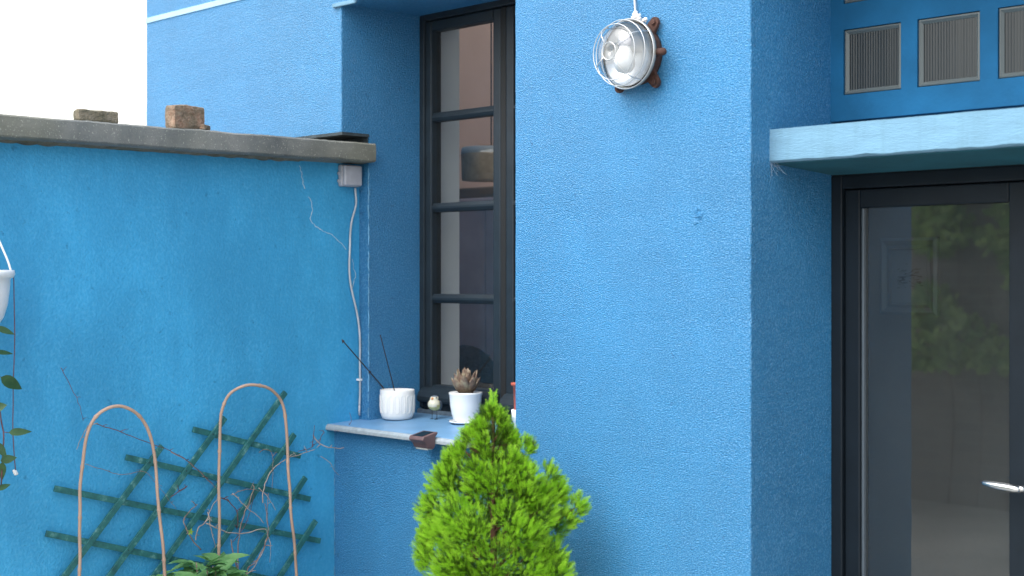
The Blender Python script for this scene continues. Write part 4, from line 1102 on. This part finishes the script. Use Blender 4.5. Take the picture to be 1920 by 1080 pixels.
def clump(c, out, rad, n, base_mb):
    out = out.normalized()
    for i in range(n):
        v_ = Vector((random.gauss(0, 1), random.gauss(0, 1), random.gauss(0, 1))).normalized()
        if v_.dot(out) < -.25: v_ = -v_
        rr = rad*random.uniform(.35, 1.0); p_ = c+v_*rr*Vector((1, 1, 1)).length/1.732
        d = (v_*.75+out*.35+Vector((0, 0, .62))).normalized()
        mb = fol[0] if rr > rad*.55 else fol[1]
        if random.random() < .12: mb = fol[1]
        plume(mb, p_-d*.012, d, random.uniform(.026, .043), Vector((random.uniform(-1, 1), random.uniform(-1, 1), random.uniform(-1, 1))), 6)
cl = []
py = 765
while py < 1400:
    R_ = crown_r(py); step = 24+R_/kz*.16; cnt = max(2, int(2*pi*R_/.085))
    if py > 1140: cnt = int(cnt*.7); step *= 1.2
    a0 = random.uniform(0, 6)
    for i in range(cnt):
        a = a0+2*pi*i/cnt+random.uniform(-.3, .3); rr = R_*random.choice((random.uniform(.5, .8), random.uniform(.85, 1.18)))
        z = ttop-(py-738)*kz+random.uniform(-.02, .02)
        cl.append((Vector((tx+rr*cos(a), ty+rr*sin(a), z)), Vector((cos(a), sin(a), .25)), min(.066, .022+R_*.22)*random.uniform(.8, 1.15)))
    py += step
for px, py_, rr in ((985, 838, .034), (1030, 895, .042), (1078, 952, .042), (1060, 975, .036), (1015, 930, .050), (1045, 925, .038), (836, 890, .036), (845, 905, .038), (812, 945, .034), (808, 1000, .040), (804, 1050, .042), (870, 842, .030), (905, 800, .022), (936, 796, .022), (955, 826, .028), (1045, 1062, .040), (884, 820, .034), (850, 865, .040), (922, 772, .018)):
    q = on_y(px, py_, ty); ax = Vector((tx, ty, q.z))
    w_ = (q-CAM).dot(VIEWDIR); q = CAM+(q-CAM)*(((Vector((tx, ty, 0))-CAM).dot(VIEWDIR)-random.uniform(0, .05))/w_)
    cl.append((q, Vector((q.x-tx, q.y-ty, .25*abs((q-ax).length)+.01)), rr))
for c, o, rad in cl: clump(c, o, rad, int(32+rad*2100), fol[0])
# inner fill so that the stem only shows in a few gaps
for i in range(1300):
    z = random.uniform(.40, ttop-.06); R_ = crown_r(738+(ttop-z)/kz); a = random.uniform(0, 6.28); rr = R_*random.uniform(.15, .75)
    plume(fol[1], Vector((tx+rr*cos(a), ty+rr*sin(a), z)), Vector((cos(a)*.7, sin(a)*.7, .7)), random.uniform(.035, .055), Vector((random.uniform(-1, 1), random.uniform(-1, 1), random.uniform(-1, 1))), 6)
# leader tip
for i in range(26):
    z = ttop-.06+.055*i/26; a = i*2.4
    plume(fol[0], Vector((tx, ty, z)), Vector((cos(a)*.55, sin(a)*.55, 1)), .030, Vector((sin(a), -cos(a), 0)), 5)
# limbs
lb = MB()
for c, o, rad in cl[::3]:
    s0 = Vector((tx, ty, max(.08, c.z-.05-(Vector((c.x-tx, c.y-ty, 0)).length)*.5))); lb.tube([s0, s0.lerp(c, .5)+Vector((0, 0, -.01)), c], [.004, .003, .0015], 5)
lb.build('branch', M['conifer_brown'], cf, smooth=True)
# dead brown inner sprays that show in the gaps
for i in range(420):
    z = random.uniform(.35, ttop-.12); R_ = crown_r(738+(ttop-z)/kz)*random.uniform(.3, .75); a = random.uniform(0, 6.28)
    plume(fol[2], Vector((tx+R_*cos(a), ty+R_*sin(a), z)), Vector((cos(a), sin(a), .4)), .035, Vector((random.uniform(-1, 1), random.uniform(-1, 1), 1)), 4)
cr = MB(); 
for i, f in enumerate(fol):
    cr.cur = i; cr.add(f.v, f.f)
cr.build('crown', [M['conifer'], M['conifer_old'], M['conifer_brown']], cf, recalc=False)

# ------------------------------------------------------------------ far end of the garden, seen mirrored in the door glass
bwl = MB(); yb = -5.2; bwl.box((-9, yb-.2, 0), (-2.2, yb, 2.7))
m = mat('garden_brickwork', (.25, .13, .09), .9); co = coords(m, (1, 1, 1))
sp = N(m, 'ShaderNodeSeparateXYZ'); L(m, co, sp.inputs[0]); cmb = N(m, 'ShaderNodeCombineXYZ'); L(m, sp.outputs[0], cmb.inputs[0]); L(m, sp.outputs[2], cmb.inputs[1])
bt = N(m, 'ShaderNodeTexBrick'); L(m, cmb.outputs[0], bt.inputs[0]); bt.inputs['Scale'].default_value = 1; bt.inputs['Brick Width'].default_value = .22; bt.inputs['Row Height'].default_value = .075; bt.inputs['Mortar Size'].default_value = .008
bt.inputs['Color1'].default_value = (.30, .26, .23, 1); bt.inputs['Color2'].default_value = (.23, .20, .18, 1); bt.inputs['Mortar'].default_value = (.3, .28, .25, 1)
L(m, bt.outputs[0], P(m).inputs['Base Color'])
own(tag(bwl.build('brick_wall', m), 'red brick wall at the far end of the garden mirrored in the door glass', 'wall'))
random.seed(77)
hd = MB()
for i in range(5600):
    x = random.uniform(-5.6, -4.0); z = random.uniform(1.0, 2.75); dn = noise.noise(Vector((x*1.3, z*1.3, 2)))
    if dn+(x+5.35)*.5 < -.05 or (z > 1.95 and -5.2 < x < -4.95): continue
    yy = yb+.03+random.random()*.30*(1+dn); a = random.uniform(0, 6.28)
    leaf_mesh(hd, (x, yy, z), (cos(a), .5, sin(a)-.4), (random.uniform(-.4, .4), 1, random.uniform(0, .8)), .07, .05, .2, .1)
hedge = thing('climbing_ivy', 'mass of green ivy climbing the brick wall mirrored in the door glass', 'climbing plant', (-4.8, yb+.1, 0))
hd.build('foliage', M['hedge'], hedge, smooth=True, recalc=False)
b = MB()
for i in range(7):
    x = -5.4+.22*i; b.tube(smooth_path([(x, yb+.03, 0), (x+.05, yb+.06, .8), (x-.1, yb+.1, 1.6), (x, yb+.15, 2.4)], 4), .005, 6)
b.build('stem', M['twig'], hedge, smooth=True)
